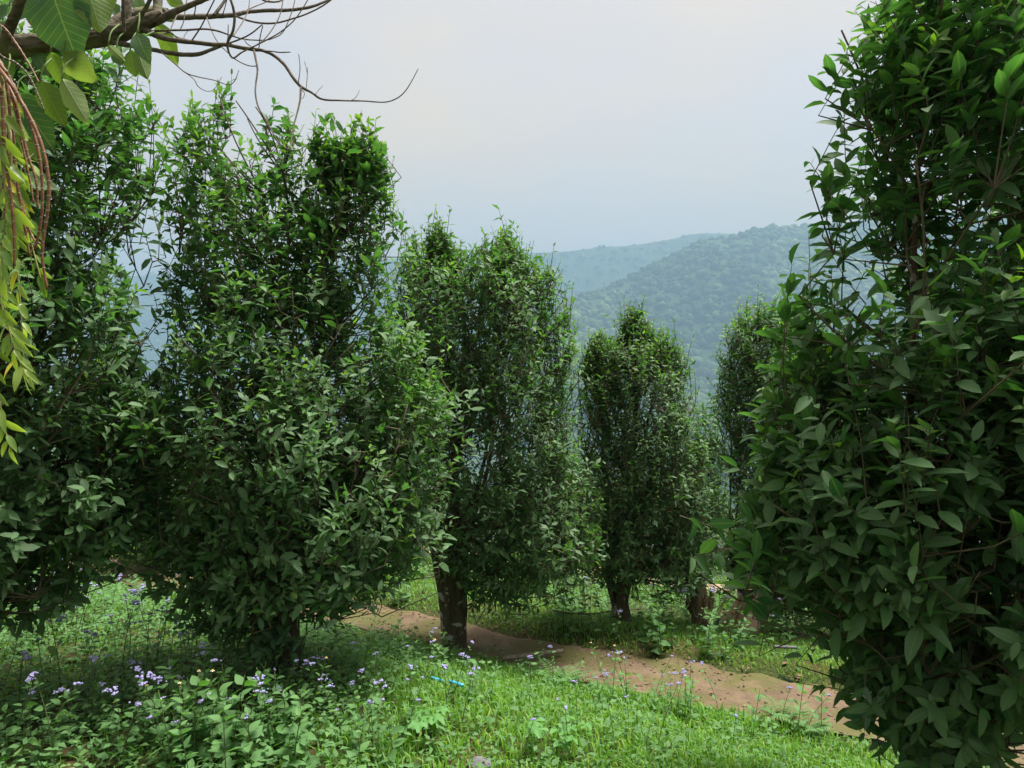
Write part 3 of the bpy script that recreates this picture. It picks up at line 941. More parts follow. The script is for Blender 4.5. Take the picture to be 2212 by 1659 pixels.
def big_leaf_material():
    m, n, l, bs, out = new_mat("broad_leaf")
    at = n.new("ShaderNodeAttribute"); at.attribute_name = "tint"
    sp = n.new("ShaderNodeSeparateColor"); l.new(at.outputs["Color"], sp.inputs["Color"])
    lc = n.new("ShaderNodeAttribute"); lc.attribute_name = "lc"
    sx = n.new("ShaderNodeSeparateXYZ"); l.new(lc.outputs["Vector"], sx.inputs[0])
    t, s = sx.outputs["X"], mathn(n, l, 'ABSOLUTE', sx.outputs["Y"], 0)
    ph = mathn(n, l, 'MULTIPLY', mathn(n, l, 'SUBTRACT', t, mathn(n, l, 'MULTIPLY', s, 0.75)), 8.0)
    fr = mathn(n, l, 'ABSOLUTE', mathn(n, l, 'SUBTRACT', mathn(n, l, 'FRACT', ph, 0), 0.5), 0)
    side = ramp(n, l, fr, 0.0, 0.07, 1.0, 0.0)
    mid = ramp(n, l, s, 0.004, 0.016, 1.0, 0.0)
    vein = mathn(n, l, 'MAXIMUM', side, mid)
    z = noise(n, l, 18.0, 4, 0.6)
    c = mix_rgb(n, l, sp.outputs["Red"], (0.045, 0.115, 0.062), (0.16, 0.25, 0.045))
    c = mix_rgb(n, l, sp.outputs["Green"], c, (0.26, 0.34, 0.14))
    c = mix_rgb(n, l, ramp(n, l, z, 0.35, 0.7, 0, 0.35), c, (0.09, 0.16, 0.05))
    c = mix_rgb(n, l, mathn(n, l, 'MULTIPLY', vein, 0.45), c, (0.30, 0.38, 0.14))
    z3 = noise(n, l, 30.0, 3, 0.5)
    c = mix_rgb(n, l, ramp(n, l, z3, 0.70, 0.74, 0, 0.8), c, (0.16, 0.09, 0.035))
    l.new(c, bs.inputs["Base Color"])
    bs.inputs["Roughness"].default_value = 0.55
    bs.inputs["Specular IOR Level"].default_value = 0.35
    b = n.new("ShaderNodeBump"); b.inputs["Strength"].default_value = 0.5; b.inputs["Distance"].default_value = 0.004
    b.invert = True
    l.new(vein, b.inputs["Height"]); l.new(b.outputs[0], bs.inputs["Normal"])
    tr = n.new("ShaderNodeBsdfTranslucent")
    x = n.new("ShaderNodeMix"); x.data_type = 'RGBA'; x.blend_type = 'MULTIPLY'; x.inputs["Factor"].default_value = 1
    l.new(c, x.inputs["A"]); x.inputs["B"].default_value = (1.7, 1.9, 0.6, 1)
    l.new(x.outputs["Result"], tr.inputs["Color"])
    ms = n.new("ShaderNodeMixShader"); ms.inputs["Fac"].default_value = 0.33
    l.new(bs.outputs[0], ms.inputs[1]); l.new(tr.outputs[0], ms.inputs[2]); l.new(ms.outputs[0], out.inputs["Surface"])
    return m
M_BIG = big_leaf_material()

def blade(base, tip, width, nrm, curl, fold, tint, g, rows=11, cols=7, lobed=0.0):
    """one broad leaf in world space: verts, tris, tint, lc"""
    base, tip = np.asarray(base, float), np.asarray(tip, float)
    Lg = np.linalg.norm(tip - base)
    a = (tip - base) / Lg
    sd = unit(np.cross(nrm, a))
    nn = np.cross(a, sd)
    t = np.linspace(0, 1, rows)
    w = np.sin(np.pi * np.clip(t, 0, 1) ** 0.85) ** 0.75 * (1 - 0.25 * t)
    w = w / w.max()
    w[0], w[-1] = 0.03, 0.0
    k = np.linspace(-1, 1, cols)
    ph = g.random() * 6
    W = w[:, None] * k[None] * width * .5
    edge = 1 + 0.06 * np.sin(t * 19 + ph)[:, None] * np.abs(k)[None]
    z = -curl * Lg * (t ** 2)[:, None] + fold * np.abs(W) + 0.035 * width * np.sin(t * 9 + ph)[:, None] * np.abs(k)[None] ** 2 * np.sign(k)[None]
    V = base + a * (t[:, None] * Lg)[..., None] + sd * (W * edge)[..., None] + nn * z[..., None]
    idx = np.arange(rows * cols).reshape(rows, cols)
    T = np.concatenate([np.stack([idx[:-1, :-1], idx[:-1, 1:], idx[1:, 1:]], -1).reshape(-1, 3), np.stack([idx[:-1, :-1], idx[1:, 1:], idx[1:, :-1]], -1).reshape(-1, 3)])
    T = T[:, ::-1]
    lc = np.stack([np.repeat(t[:, None], cols, 1), W / Lg, 0 * W], -1).reshape(-1, 3)
    return V.reshape(-1, 3), T, np.tile(tint, (rows * cols, 1)), lc

def broadleaf_tree():
    g = np.random.default_rng(77)
    b = np.array([-2.25, 2.0, 0.0])
    b[2] = ground_z(b[:1], b[1:2])[0] - .03
    root = empty("broadleaf_tree", b, "broad-leaved tree with a thick furrowed limb and bare dangling branches overhead", "tree")
    def tube_part(name, pts, rad, mat, sides=10, jit=0.12, n=None):
        p, r = smooth_line(pts, n or max(8, 5 * len(pts)), rad)
        v, t = tubes(p - b, r, sides, jit=jit * (sides < 20))
        if sides >= 20:      # furrows running along the bark
            k, a = np.divmod(np.arange(len(v)), sides)
            th = a / sides * 2 * np.pi
            ln = np.concatenate([[0], np.cumsum(np.linalg.norm(np.diff(p, axis=0), axis=1))])[k]
            q = np.stack([np.cos(th) * 3.4, np.sin(th) * 3.4, ln * 16], -1)
            rid = np.abs(fnoise(q, 5, 3) - .5) * 2
            ax_ = (p - b)[k]
            v = ax_ + (v - ax_) * (0.86 + 0.42 * rid + 0.12 * (fnoise(np.stack([ln * 9, th * 0, th * 0], -1), 9, 2) - .5))[:, None]
        return link(name, mesh_tri(name, v, t, mat), root), p
    D = 2.2
    def tr(conv, pts, d0, d1, wpx=0):
        m = len(pts)
        p = [P(*conv(q[0], q[1]), d0 + (d1 - d0) * k / max(m - 1, 1)) for k, q in enumerate(pts)]
        sc_ = {R1: .3385, R2: .2916}[conv]
        r = [q[2] * .5 * sc_ / F * (d0 + (d1 - d0) * k / max(m - 1, 1)) for k, q in enumerate(pts)]
        return p, r
    lp, lr = tr(R1, [(-100, 320, 150), (100, 300, 145), (350, 262, 125), (560, 250, 112), (750, 212, 112), (880, 160, 104), (985, 118, 92), (1040, 90, 62)], D, D)
    fork = np.array([-2.2, 2.05, 2.05])
    tube_part("trunk", [b, b + (.02, 0, .5), b * [1, 1, 0] + (.04, .02, 1.3), fork, fork + (-.05, .1, .9), fork + (.1, .2, 1.8)], [.19, .14, .125, .12, .07, .03], M_LIMB, 16, .2, 40)
    tube_part("limb", [fork, fork * .5 + lp[0] * .5 + (0, 0, .08)] + lp, [.09, .085] + lr, M_LIMB, 36, .22, 150)
    up = [  # stems rising from the limb
        ([(800, 190, 56), (805, 90, 60), (812, -60, 62), (820, -260, 50)], D, D), ([(790, 200, 24), (788, 80, 22), (785, -60, 22), (780, -200, 16)], D - .04, D - .1),
        ([(830, 185, 30), (900, 100, 26), (965, -20, 24), (1010, -160, 14)], D - .04, D - .15), ([(1000, 120, 56), (1005, 40, 54), (1012, -60, 58), (1030, -260, 40)], D, D + .05),
        ([(640, 235, 60), (740, 130, 56), (860, 80, 50), (970, 62, 46), (1060, 72, 40)], D + .06, D + .22),
        ([(10, 300, 66), (60, 180, 62), (110, 60, 60), (150, -60, 55)], D - .12, D - .2)]
    for pts, d0, d1 in up:
        p, r = tr(R1, pts, d0, d1, 0)
        tube_part("branch", p, r, M_LIMB if pts[0][2] > 40 else M_BARE, 9, .15)
    br = [
        ([(190, 150, 62), (300, 90, 50), (420, 40, 42), (560, -20, 36), (700, -90, 30)], D, D - .1),
        ([(215, 75, 44), (300, 122, 42), (480, 125, 40), (620, 118, 38), (750, 110, 32), (850, 88, 30), (1000, 78, 28), (1150, 75, 25), (1300, 55, 22), (1400, 20, 18), (1490, -20, 14)], D + .2, D + .45),
        ([(740, 112, 15), (860, 155, 14), (960, 172, 14), (1060, 170, 13), (1160, 145, 12), (1280, 105, 11), (1400, 45, 10), (1490, -20, 9)], D + .29, D + .1),
        ([(60, 205, 50), (200, 275, 38), (330, 300, 35), (480, 318, 33), (600, 330, 32), (690, 332, 30), (790, 352, 28), (900, 368, 26), (960, 375, 24), (1040, 410, 24), (1120, 480, 24), (1180, 570, 24), (1240, 640, 22),
          (1320, 685, 18), (1400, 735, 15), (1540, 745, 12), (1700, 748, 10), (1860, 757, 9), (1950, 730, 9), (2010, 680, 8), (2060, 605, 7), (2110, 510, 5)], D, D - .2),
        ([(-320, 235, 44), (-150, 310, 40), (0, 340, 36), (120, 362, 33), (250, 390, 32), (380, 405, 32), (480, 402, 30), (560, 375, 26), (650, 340, 22)], D, D - .04),
        ([(700, -90, 18), (715, -20, 20), (740, 60, 20), (750, 140, 20), (735, 240, 20), (700, 310, 22), (705, 380, 16), (740, 430, 14), (800, 390, 11), (890, 345, 10), (1000, 290, 10), (1100, 230, 9), (1200, 140, 8), (1280, 20, 7), (1310, -40, 7)], D - .2, D - .1),
        ([(740, 430, 9), (800, 465, 8), (860, 488, 8), (912, 490, 8)], D - .1, D - .09),
        ([(892, 370, 18), (905, 430, 16), (920, 520, 14), (908, 620, 13), (905, 700, 12), (930, 800, 12), (1000, 920, 10), (1060, 1030, 9), (1110, 1085, 8), (1180, 1115, 7), (1240, 1105, 6), (1305, 1055, 4)], D - .09, D - .3),
        ([(1240, 645, 16), (1235, 740, 14), (1210, 850, 12), (1185, 940, 11), (1170, 1040, 10), (1165, 1108, 8)], D - .12, D - .25),
        ([(695, 325, 12), (790, 290, 12), (870, 250, 11), (955, 182, 9)], D - .04, D - .2),
        ([(100, 235, 18), (250, 225, 15), (400, 222, 16), (520, 215, 15), (620, 228, 14), (720, 262, 12), (820, 290, 10), (950, 298, 9), (1030, 285, 8), (1110, 235, 8), (1170, 100, 6), (1205, -30, 6)], D, D + .25),
        ([(430, 305, 11), (500, 200, 10), (560, 80, 10), (615, -30, 9)], D - .02, D - .2), ([(540, 118, 8), (590, 250, 8), (640, 330, 8), (700, 390, 7)], D + .26, D - .1),
        ([(180, 262, 15), (270, 240, 12), (320, 275, 12), (400, 295, 12)], D, D + .1),
        ([(200, 380, 10), (310, 475, 8), (390, 540, 9), (480, 570, 8), (600, 595, 7), (700, 628, 7), (750, 600, 6), (782, 520, 4)], D - .03, D - .3),
        ([(390, 540, 7), (450, 590, 6), (480, 640, 6), (540, 675, 5), (600, 660, 5), (655, 570, 4)], D - .1, D - .05),
        ([(800, 100, 10), (850, 70, 9), (920, 40, 8), (990, 10, 8), (1050, -40, 7)], D + .31, D + .5), ([(1115, -40, 8), (1090, 100, 8), (1040, 200, 8), (970, 290, 8), (880, 355, 8)], D + .1, D - .08),
        ([(960, 378, 11), (1020, 380, 10), (1080, 388, 10), (1162, 386, 9)], D - .08, D - .2), ([(1222, 620, 8), (1235, 500, 7), (1225, 400, 5)], D - .12, D - .1),
        ([(1280, 665, 6), (1287, 580, 6), (1292, 500, 5)], D - .13, D - .1), ([(1288, 540, 5), (1280, 500, 4), (1268, 456, 4)], D - .11, D - .12), ([(1350, 698, 6), (1375, 665, 5), (1403, 635, 4)], D - .14, D - .1), ([(1605, 748, 6), (1650, 720, 5), (1675, 668, 4)], D - .16, D - .1),
        ([(900, -60, 17), (970, 5, 15), (1080, 10, 12), (1130, -30, 10)], D + .3, D + .4), ([(600, 110, 26), (660, 30, 22), (700, -40, 20)], D + .26, D + .3), ([(820, 290, 9), (840, 320, 8), (880, 350, 8)], D + .1, D - .06),
        ([(700, 300, 9), (702, 240, 8), (703, 180, 6)], D - .1, D - .1), ([(370, 290, 7), (380, 262, 6), (402, 232, 5)], D, D + .05), ([(1245, 665, 7), (1268, 690, 6), (1258, 725, 5), (1240, 730, 4)], D - .14, D - .16),
        ([(345, 222, 9), (372, 160, 8), (385, 60, 8), (400, -30, 8)], D + .05, D + .1), ([(270, 235, 9), (300, 160, 9), (330, 100, 8)], D + .02, D + .2), ([(660, 115, 8), (680, 50, 7), (700, -30, 7)], D + .27, D + .2), ([(450, 122, 9), (460, 60, 9), (470, -30, 8)], D + .22, D + .2),
        ([(745, 260, 9), (800, 180, 9), (850, 80, 8), (862, -30, 8)], D - .06, D + .3), ([(930, 360, 8), (940, 270, 8), (960, 190, 7)], D - .07, D - .1)]
    for pts, d0, d1 in br:
        p, r = tr(R2, pts, d0, d1, 0)
        tube_part("branch", p, r, M_BARE, 7 if pts[0][2] > 12 else 5, .18, max(8, 4 * len(pts)))
    lv = [  # base, tip, width in the first enlargement; depth; underside / pale; curl, fold
        (330, -60, 470, 365, 390, 2.0, .0, .0, .12, .10), (555, -70, 640, 192, 215, 2.02, .85, .1, .10, .2), (640, -70, 690, 84, 150, 2.08, .8, .35, .1, .2), (872, 214, 942, 382, 118, 2.05, .05, .1, .2, .15),
        (830, 320, 858, 486, 125, 2.12, .75, .0, .1, .2), (880, 330, 932, 492, 100, 2.1, .8, .15, .1, .3), (1000, 140, 1125, 418, 120, 2.28, .85, .05, .08, .25), (690, 286, 792, 378, 60, 2.05, 1., .0, .1, .2), (740, 320, 770, 412, 90, 2.14, .3, .0, .1, .2),
        (400, 335, 575, 535, 190, 2.02, .7, .55, .35, .2), (320, 330, 425, 572, 125, 2.06, .75, .0, .1, .3), (395, 500, 547, 776, 135, 1.98, .6, .75, .12, .25), (255, 515, 405, 808, 165, 2.0, .9, .0, .1, .15), (105, 590, 335, 955, 215, 2.02, .05, .0, .1, .12),
        (125, 1130, 378, 1190, 150, 2.1, .35, .0, .15, .2), (700, 30, 760, 100, 90, 2.3, .1, .1, .1, .2), (1060, -30, 1182, 44, 85, 2.15, .9, .1, .1, .2), (1020, 60, 1112, 140, 80, 2.4, .1, .2, .1, .2), (860, -30, 900, 90, 90, 2.35, .4, .0, .1, .2),
        (60, 30, -30, 130, 120, 2.3, .0, .0, .2, .2), (200, -60, 100, 110, 150, 2.4, .1, .0, .2, .2), (-10, 130, 60, 330, 130, 2.4, .2, .0, .2, .2), (230, 330, 300, 470, 90, 2.2, .2, .0, .2, .2), (40, 480, -40, 640, 120, 2.1, .1, .0, .2, .2), (150, -70, 40, -10, 160, 2.05, .1, 0, .2, .2),
        (120, 820, 210, 1010, 110, 2.15, .8, .0, .2, .2), (60, 330, 40, 520, 100, 2.25, .3, 0, .2, .2), (500, 20, 560, 170, 130, 2.25, .1, .0, .2, .2)]
    for (x0, y0, x1, y1, w, d, u, pale, cu, fo_) in lv:
        d *= 1.0
        p0, p1 = P(*R1(x0, y0), d), P(*R1(x1, y1), d - .03 + .08 * g.random())
        wd = w * .3385 / F * d
        nrm = np.array([0.25 * g.normal(), -1, 0.35 + .2 * g.normal()])
        if u > .5:
            nrm = np.array([0.25 * g.normal(), 1, -.1])
        v, t, c, lc = blade(p0, p1, wd, nrm, cu * (1 if u < .5 else -1), fo_, (u, pale, 0), g)
        # leaf stalk up to the limb
        pet = smooth_line([p0 + (g.normal() * .02, .06, .09), p0 + (0, .015, .045), p0 + (p1 - p0) * .01], 6)
        v2, t2 = tubes(pet, np.linspace(.003, .0022, 6), 5)
        mb = MB()
        mb.add(v, t, c, lc)
        mb.add(v2, t2, (.9, .3, 0), np.tile([.5, .5, 0], (len(v2), 1)))
        link("leaf", mb.mesh("leaf", M_BIG, b), root)
    # leafy top of the tree, above and left of what the photograph shows
    for k in range(70):
        p0 = fork + np.array([g.normal() * .45 - .35, g.normal() * .5 - .1, .9 + g.random() * 1.3])
        dr = unit(np.array([g.normal() * .6, g.normal() * .6, -1.0]))
        v, t, c, lc = blade(p0, p0 + dr * g.uniform(.14, .24), g.uniform(.09, .14), np.array([g.normal(), g.normal(), .8]), .15, .15, (g.random() * .6, 0, 0), g, 7, 5)
        pet = np.linspace(p0 + (0, 0, .1), p0, 4)
        mb = MB(); mb.add(v, t, c, lc)
        v2, t2 = tubes(pet, np.full(4, .003), 4); mb.add(v2, t2, (.9, .3, 0), np.tile([.5, .5, 0], (len(v2), 1)))
        link("leaf", mb.mesh("leaf", M_BIG, b), root)
broadleaf_tree()

def orchid():
    g = np.random.default_rng(5)
    hook = P(-95, 60, 1.95)
    root = empty("hanging_orchid", hook, "hanging orchid with red-brown jointed canes and yellow-green leaves below the furrowed limb", "orchid")
    def cane(conv, pts, d, w, mat, leaves=0, leaf_l=.06):
        q = [P(*conv(*p), d) for p in pts]
        q = [hook + (0, 0, 0), hook * .5 + q[0] * .5 + (-.02, 0, .04)] + q
        sc_ = .3385 if conv is R1 else .469
        r = w * .5 * sc_ / F * d
        n = 60
        p = smooth_line(q, n)
        rad = r * (0.85 + 0.22 * np.abs(np.sin(np.arange(n) * 0.9))) * np.linspace(1.05, .6, n)
        v, t = tubes(p - hook, rad, 7)
        c = link("cane", mesh_tri("cane", v, t, mat), root)
        # pale rings at the joints
        mb = MB()
        for i in range(4, n - 2, 3):
            tg = unit(p[i + 1] - p[i - 1])
            mb.add(*tubes(np.stack([p[i] - tg * .0012, p[i] + tg * .0012]) - hook, np.full(2, rad[i] * 1.10), 7))
        link("joint_ring", mb.mesh("joint_ring", M_NODE), c)
        if leaves:
            for k in range(leaves):
                f = 0.38 + 0.62 * (k + .5) / leaves
                i = min(int(f * (n - 1)), n - 2)
                tg = unit(p[i + 1] - p[i])
                sd = 1 if k % 2 else -1
                dr = unit(tg * g.uniform(.5, 1.0) + np.array([sd * g.uniform(.35, .8), g.normal() * .5, -0.15]))
                if k == leaves - 1:
                    dr = tg
                ll = leaf_l * g.uniform(.6, 1.2)
                nr = np.array([g.normal() * .5, -1, .5 + g.normal() * .4])
                y = 1.0 if g.random() < .06 else 0.12 * g.random()
                v, t, cc, lc = blade(p[i], p[i] + dr * ll, ll * g.uniform(.24, .33), nr, .18, .35, (y, g.random(), 0), g, 7, 3)
                link("leaf", mesh_tri("leaf", v - hook, t, M_ORCHID, cc), root)
    d = 1.75
    cane(R1, [(0, 160), (90, 260), (180, 400), (250, 530)], d, 19, M_CANE)
    cane(R1, [(0, 410), (60, 500), (130, 640), (200, 800), (250, 1000), (270, 1200), (262, 1400), (222, 1600)], d - .02, 27, M_CANE)
    cane(R1, [(0, 350), (100, 400), (180, 480), (240, 600), (282, 705)], d + .05, 17, M_BARE)
    cane(R1, [(20, 470), (130, 640), (230, 830), (290, 1020), (312, 1200), (300, 1380), (280, 1500), (270, 1650), (302, 1850)], d - .05, 27, M_CANE)
    cane(R1, [(-10, 560), (30, 700), (28, 850), (60, 1000), (92, 1200), (85, 1400), (95, 1660)], d, 25, M_CANE)
    cane(R1, [(20, 480), (60, 700), (90, 900), (96, 1100), (140, 1300), (200, 1500), (260, 1560)], d + .03, 22, M_CANE)
    cane(R1, [(-30, 500), (10, 620), (20, 800), (30, 1000), (70, 1250), (90, 1500), (92, 1700)], d - .06, 25, M_CANE)
    cane(R1, [(60, 560), (130, 800), (180, 1000), (230, 1150), (240, 1330)], d + .02, 24, M_CANE)
    cane(R1, [(-10, 380), (40, 520), (60, 720), (55, 950), (110, 1180), (150, 1400), (190, 1640)], d + .01, 24, M_CANE)
    cane(R1, [(-20, 440), (20, 560), (45, 760), (70, 980), (60, 1220), (75, 1450)], d - .03, 24, M_CANE_G)
    cane(R1, [(10, 520), (75, 620), (110, 760), (150, 960), (190, 1150), (215, 1300)], d + .05, 20, M_CANE)
    cane(R1, [(-40, 600), (-10, 760), (0, 900), (20, 1150), (40, 1500)], d + .04, 24, M_CANE)
    for pts, nl, dd in (([(20, 60), (70, 250), (75, 450), (78, 700), (97, 950), (108, 1170)], 24, d + .04), ([(-20, 500), (0, 860), (40, 1020), (80, 1150), (130, 1252)], 24, d - .02),
                        ([(40, 100), (80, 300), (110, 460), (150, 650), (190, 800)], 17, d + .06), ([(-30, 900), (-10, 1250), (10, 1430), (52, 1590)], 16, d + .02),
                        ([(10, 0), (20, 300), (60, 500), (45, 720)], 18, d - .03), ([(-20, 50), (0, 200), (30, 480), (10, 640), (15, 800)], 20, d - .06), ([(-10, 300), (15, 560), (0, 800), (20, 980)], 18, d + .05),
                        ([(30, -80), (55, 60), (60, 200), (90, 330)], 8, d + .08), ([(0, -120), (20, 0), (10, 160), (40, 330)], 8, d + .07), ([(60, -100), (90, 40), (100, 200), (120, 330)], 7, d + .1)):
        cane(R3, pts, dd, 10, M_CANE_G, nl, .062)
orchid()

# ------------------------------------------------------------------ plants on the ground
def xf(pos, rz, s, tilt=(0, 0)):
    return Matrix.Translation(pos) @ Matrix.Rotation(rz, 4, 'Z') @ Matrix.Rotation(tilt[0], 4, 'X') @ Matrix.Rotation(tilt[1], 4, 'Y') @ Matrix.Scale(s, 4)

def frame(p, a, n, s):
    a = unit(np.asarray(a, float)); sd = unit(np.cross(n, a)); nn = np.cross(a, sd)
    return Matrix(((a[0] * s, sd[0] * s, nn[0] * s, p[0]), (a[1] * s, sd[1] * s, nn[1] * s, p[1]), (a[2] * s, sd[2] * s, nn[2] * s, p[2]), (0, 0, 0, 1)))

OVATE = [leaf_tpl((0, .2, .45, .75, 1), (0, .26, .30, .17, 0), f, c, tw) for f, c, tw in ((.25, .15, 0), (.1, .3, .15), (.4, .05, -.1))]
LANCE = [leaf_tpl((0, .25, .6, 1), (0, .13, .12, 0), f, c, 0) for f, c in ((.3, .2), (.2, .4))]
def leaf_meshes(tpls, tints, mat, name="leaf"):
    return [mesh_tri(name, tv, tt, mat, np.tile(tn, (len(tv), 1))) for tn in tints for tv, tt, lc in tpls]
WEED_LEAVES = leaf_meshes(OVATE, [(0, .2, 0), (.04, .6, 0), (.1, 1, 0)], M_WEED)
PALE_LEAVES = leaf_meshes(LANCE + OVATE[:1], [(.25, .6, 0), (.5, .8, 0)], M_WEED)

def flower_cluster(g, n, r, spread, mat):
    mb = MB()
    for k in range(n):
        c = np.array([g.normal() * spread, g.normal() * spread, g.random() * spread * .8])
        v, t = ball(r * g.uniform(.75, 1.2), 7, 5)
        v = v * (1 + .35 * (g.random((len(v), 1)) - .5))
        mb.add(v * [1, 1, .8] + c, t)
    return mb.mesh("flower_head", mat)
LILAC_HEADS = [flower_cluster(np.random.default_rng(k), 6 + k % 4, .0048, .0085, M_LILAC) for k in range(5)]

def daisy():
    mb = MB()
    for k in range(5):
        a = k * 2 * np.pi / 5
        v, t, lc = leaf_tpl((0, .5, 1), (0, .28, 0), .1, .2)
        c_, s_ = np.cos(a), np.sin(a)
        v = v * .011
        mb.add(np.stack([v[:, 0] * c_ - v[:, 1] * s_, v[:, 0] * s_ + v[:, 1] * c_, v[:, 2]], -1), t)
    return mb.mesh("petals", M_WHITE)
DAISY_RING = daisy()
_v, _t = ball(.0055, 7, 5)
DAISY_DISC = mesh_tri("disc", _v, _t, M_YELLOW)

def herb_proto(g, kind):
    """parts of one plant in its own frame: (name, mesh, matrix)"""
    out = []
    if kind == "ageratum":
        H, pairs, ll, leaves = g.uniform(.20, .36), g.integers(4, 6), .052, WEED_LEAVES
    elif kind == "herb":
        H, pairs, ll, leaves = g.uniform(.20, .34), g.integers(5, 7), .078, WEED_LEAVES
    else:
        H, pairs, ll, leaves = g.uniform(.26, .45), g.integers(5, 8), .06, PALE_LEAVES
    bend = g.normal(size=2) * .05
    line = smooth_line([(0, 0, -.03), (bend[0] * .3, bend[1] * .3, H * .45), (bend[0], bend[1], H)], 10)
    v, t = tubes(line, np.linspace(.0026, .0014, 10), 4)
    out.append(("stem", mesh_tri("stem", v, t, M_STEM), Matrix.Identity(4)))
    a0 = g.random() * 3
    for k in range(pairs):
        f = (k + 1.0) / (pairs + .3)
        i = int(f * 9)
        for sd in (0, 1) if kind != "bidens" else (0, 1, 2):
            a = a0 + k * 1.57 + sd * (np.pi if kind != "bidens" else 2.09) + .25 * g.normal()
            el = g.uniform(-.15, .45) + .35 * f
            dr = np.array([np.cos(a) * np.cos(el), np.sin(a) * np.cos(el), np.sin(el)])
            s = ll * g.uniform(.75, 1.15) * (1.15 - .55 * f)
            p = line[i] + dr * .006
            out.append(("leaf", leaves[g.integers(0, len(leaves))], frame(p, dr, np.array([0, 0, 1.0]) + .3 * g.normal(size=3), s)))
    if kind == "ageratum":
        nh = g.integers(1, 4)
        for k in range(nh):
            p = line[-1] + np.array([g.normal() * .018, g.normal() * .018, g.uniform(0, .02)]) * (k > 0)
            out.append(("flower_head", LILAC_HEADS[g.integers(0, 5)], frame(p, (1, 0, 0), np.array([0, 0, 1.0]), g.uniform(.8, 1.25))))
    if kind == "bidens":
        p = line[-1] + (0, 0, .012)
        out.append(("flower_petals", DAISY_RING, Matrix.Translation(p)))
        out.append(("flower_disc", DAISY_DISC, Matrix.Translation(p)))
    return out

def fern_proto(g):
    out = []
    for k in range(6):
        a = k * 1.05 + .3 * g.normal()
        n = 14
        L = g.uniform(.20, .32)
        u = np.linspace(0, 1, n)
        r = L * .75 * u
        z = L * (.95 * u - .55 * u ** 2.2)
        line = np.stack([r * np.cos(a), r * np.sin(a), z], -1)
        mb = MB()
        mb.add(*tubes(line, np.linspace(.0016, .0006, n), 3), (.1, .5, 0))
        for i in range(2, n):
            tg = unit(line[i] - line[i - 1])
            sdv = np.array([-np.sin(a), np.cos(a), 0])
            w = .055 * np.sin(np.pi * (u[i] * .85 + .12)) * 1.1
            for sg in (-1, 1):
                v, t, lc = leaf_tpl((0, .4, 1), (0, .13, 0), .1, .2)
                dr = unit(sdv * sg + tg * .45)
                nn = np.cross(dr, np.cross(np.array([0, 0, 1.0]), dr)); nn = unit(nn)
                s2 = np.cross(nn, dr)
                mb.add(line[i] + w * (v[:, :1] * dr + v[:, 1:2] * s2 + v[:, 2:] * nn), t, (.15, .6, 0))
        out.append(("frond", mb.mesh("frond", M_WEED), Matrix.Identity(4)))
    return out

def lobed_proto(g):
    out = []
    for k in range(5):
        a = k * 1.3 + g.random()
        el = g.uniform(.5, 1.0)
        top = np.array([np.cos(a) * .10, np.sin(a) * .10, .09 + .05 * g.random()]) * g.uniform(.7, 1.3)
        v, t = tubes(smooth_line([(0, 0, -.02), top * .5 + (0, 0, .02), top], 6), np.linspace(.002, .0015, 6), 4)
        out.append(("stalk", mesh_tri("stalk", v, t, M_STEM), Matrix.Identity(4)))
        m = 22
        th = np.linspace(.35, 2 * np.pi - .35, m)
        rr = .05 * (1 + .22 * np.cos(5 * (th - np.pi)) + .05 * np.cos(15 * th))
        pv = np.stack([-np.cos(th) * rr, np.sin(th) * rr, -.012 * np.cos(5 * (th - np.pi)) - .006], -1)
        vv = np.vstack([[0, 0, 0], pv])
        tt = np.array([(0, i + 1, i + 2) for i in range(m - 1)])
        dr = np.array([np.cos(a), np.sin(a), -.15])
        out.append(("leaf", mesh_tri("leaf", vv, tt[:, ::-1], M_WEED, np.tile((.06, .75, 0), (m + 1, 1))), frame(top, dr, np.array([0, 0, 1.0]) + .3 * g.normal(size=3), g.uniform(.8, 1.2))))
    return out

def stand(proto, name, x, y, s, rz, label, cat, group=None, tilt=(0, 0), parts=True):
    z = float(ground_z(np.array([x]), np.array([y]))[0])
    root = link(name, None)
    root.empty_display_size = .05
    root.matrix_basis = xf((x, y, z), rz, s, tilt)
    tag(root, label, cat, group)
    for nm, me, mt in proto:
        o = bpy.data.objects.new(nm, me)
        COL.objects.link(o)
        o.parent = root
        o.matrix_basis = mt
    return root

gp = np.random.default_rng(99)
def on_ground(px, py):
    """where the ray of a print pixel meets the ground"""
    d = np.linspace(1.5, 14, 1500)
    p = np.stack([(px - 1106) / F * d, d, CAMZ + (829.5 - py) / F * d], -1)
    hit = np.argmax(p[:, 2] < ground_z(p[:, 0], p[:, 1]))
    return p[hit, 0], p[hit, 1]

AGE = [herb_proto(np.random.default_rng(200 + k), "ageratum") for k in range(7)]
HERB = [herb_proto(np.random.default_rng(220 + k), "herb") for k in range(5)]
BID = [herb_proto(np.random.default_rng(240 + k), "bidens") for k in range(4)]
FERN = [fern_proto(np.random.default_rng(250 + k)) for k in range(2)]
LOB = [lobed_proto(np.random.default_rng(260 + k)) for k in range(2)]

def scatter_px(n, boxes, g):
    w = np.array([(b[2] - b[0]) * (b[3] - b[1]) * (b[4] if len(b) > 4 else 1) for b in boxes], float)
    for k in g.choice(len(boxes), n, p=w / w.sum()):
        b = boxes[k]
        yield on_ground(g.uniform(b[0], b[2]), g.uniform(b[1], b[3]))

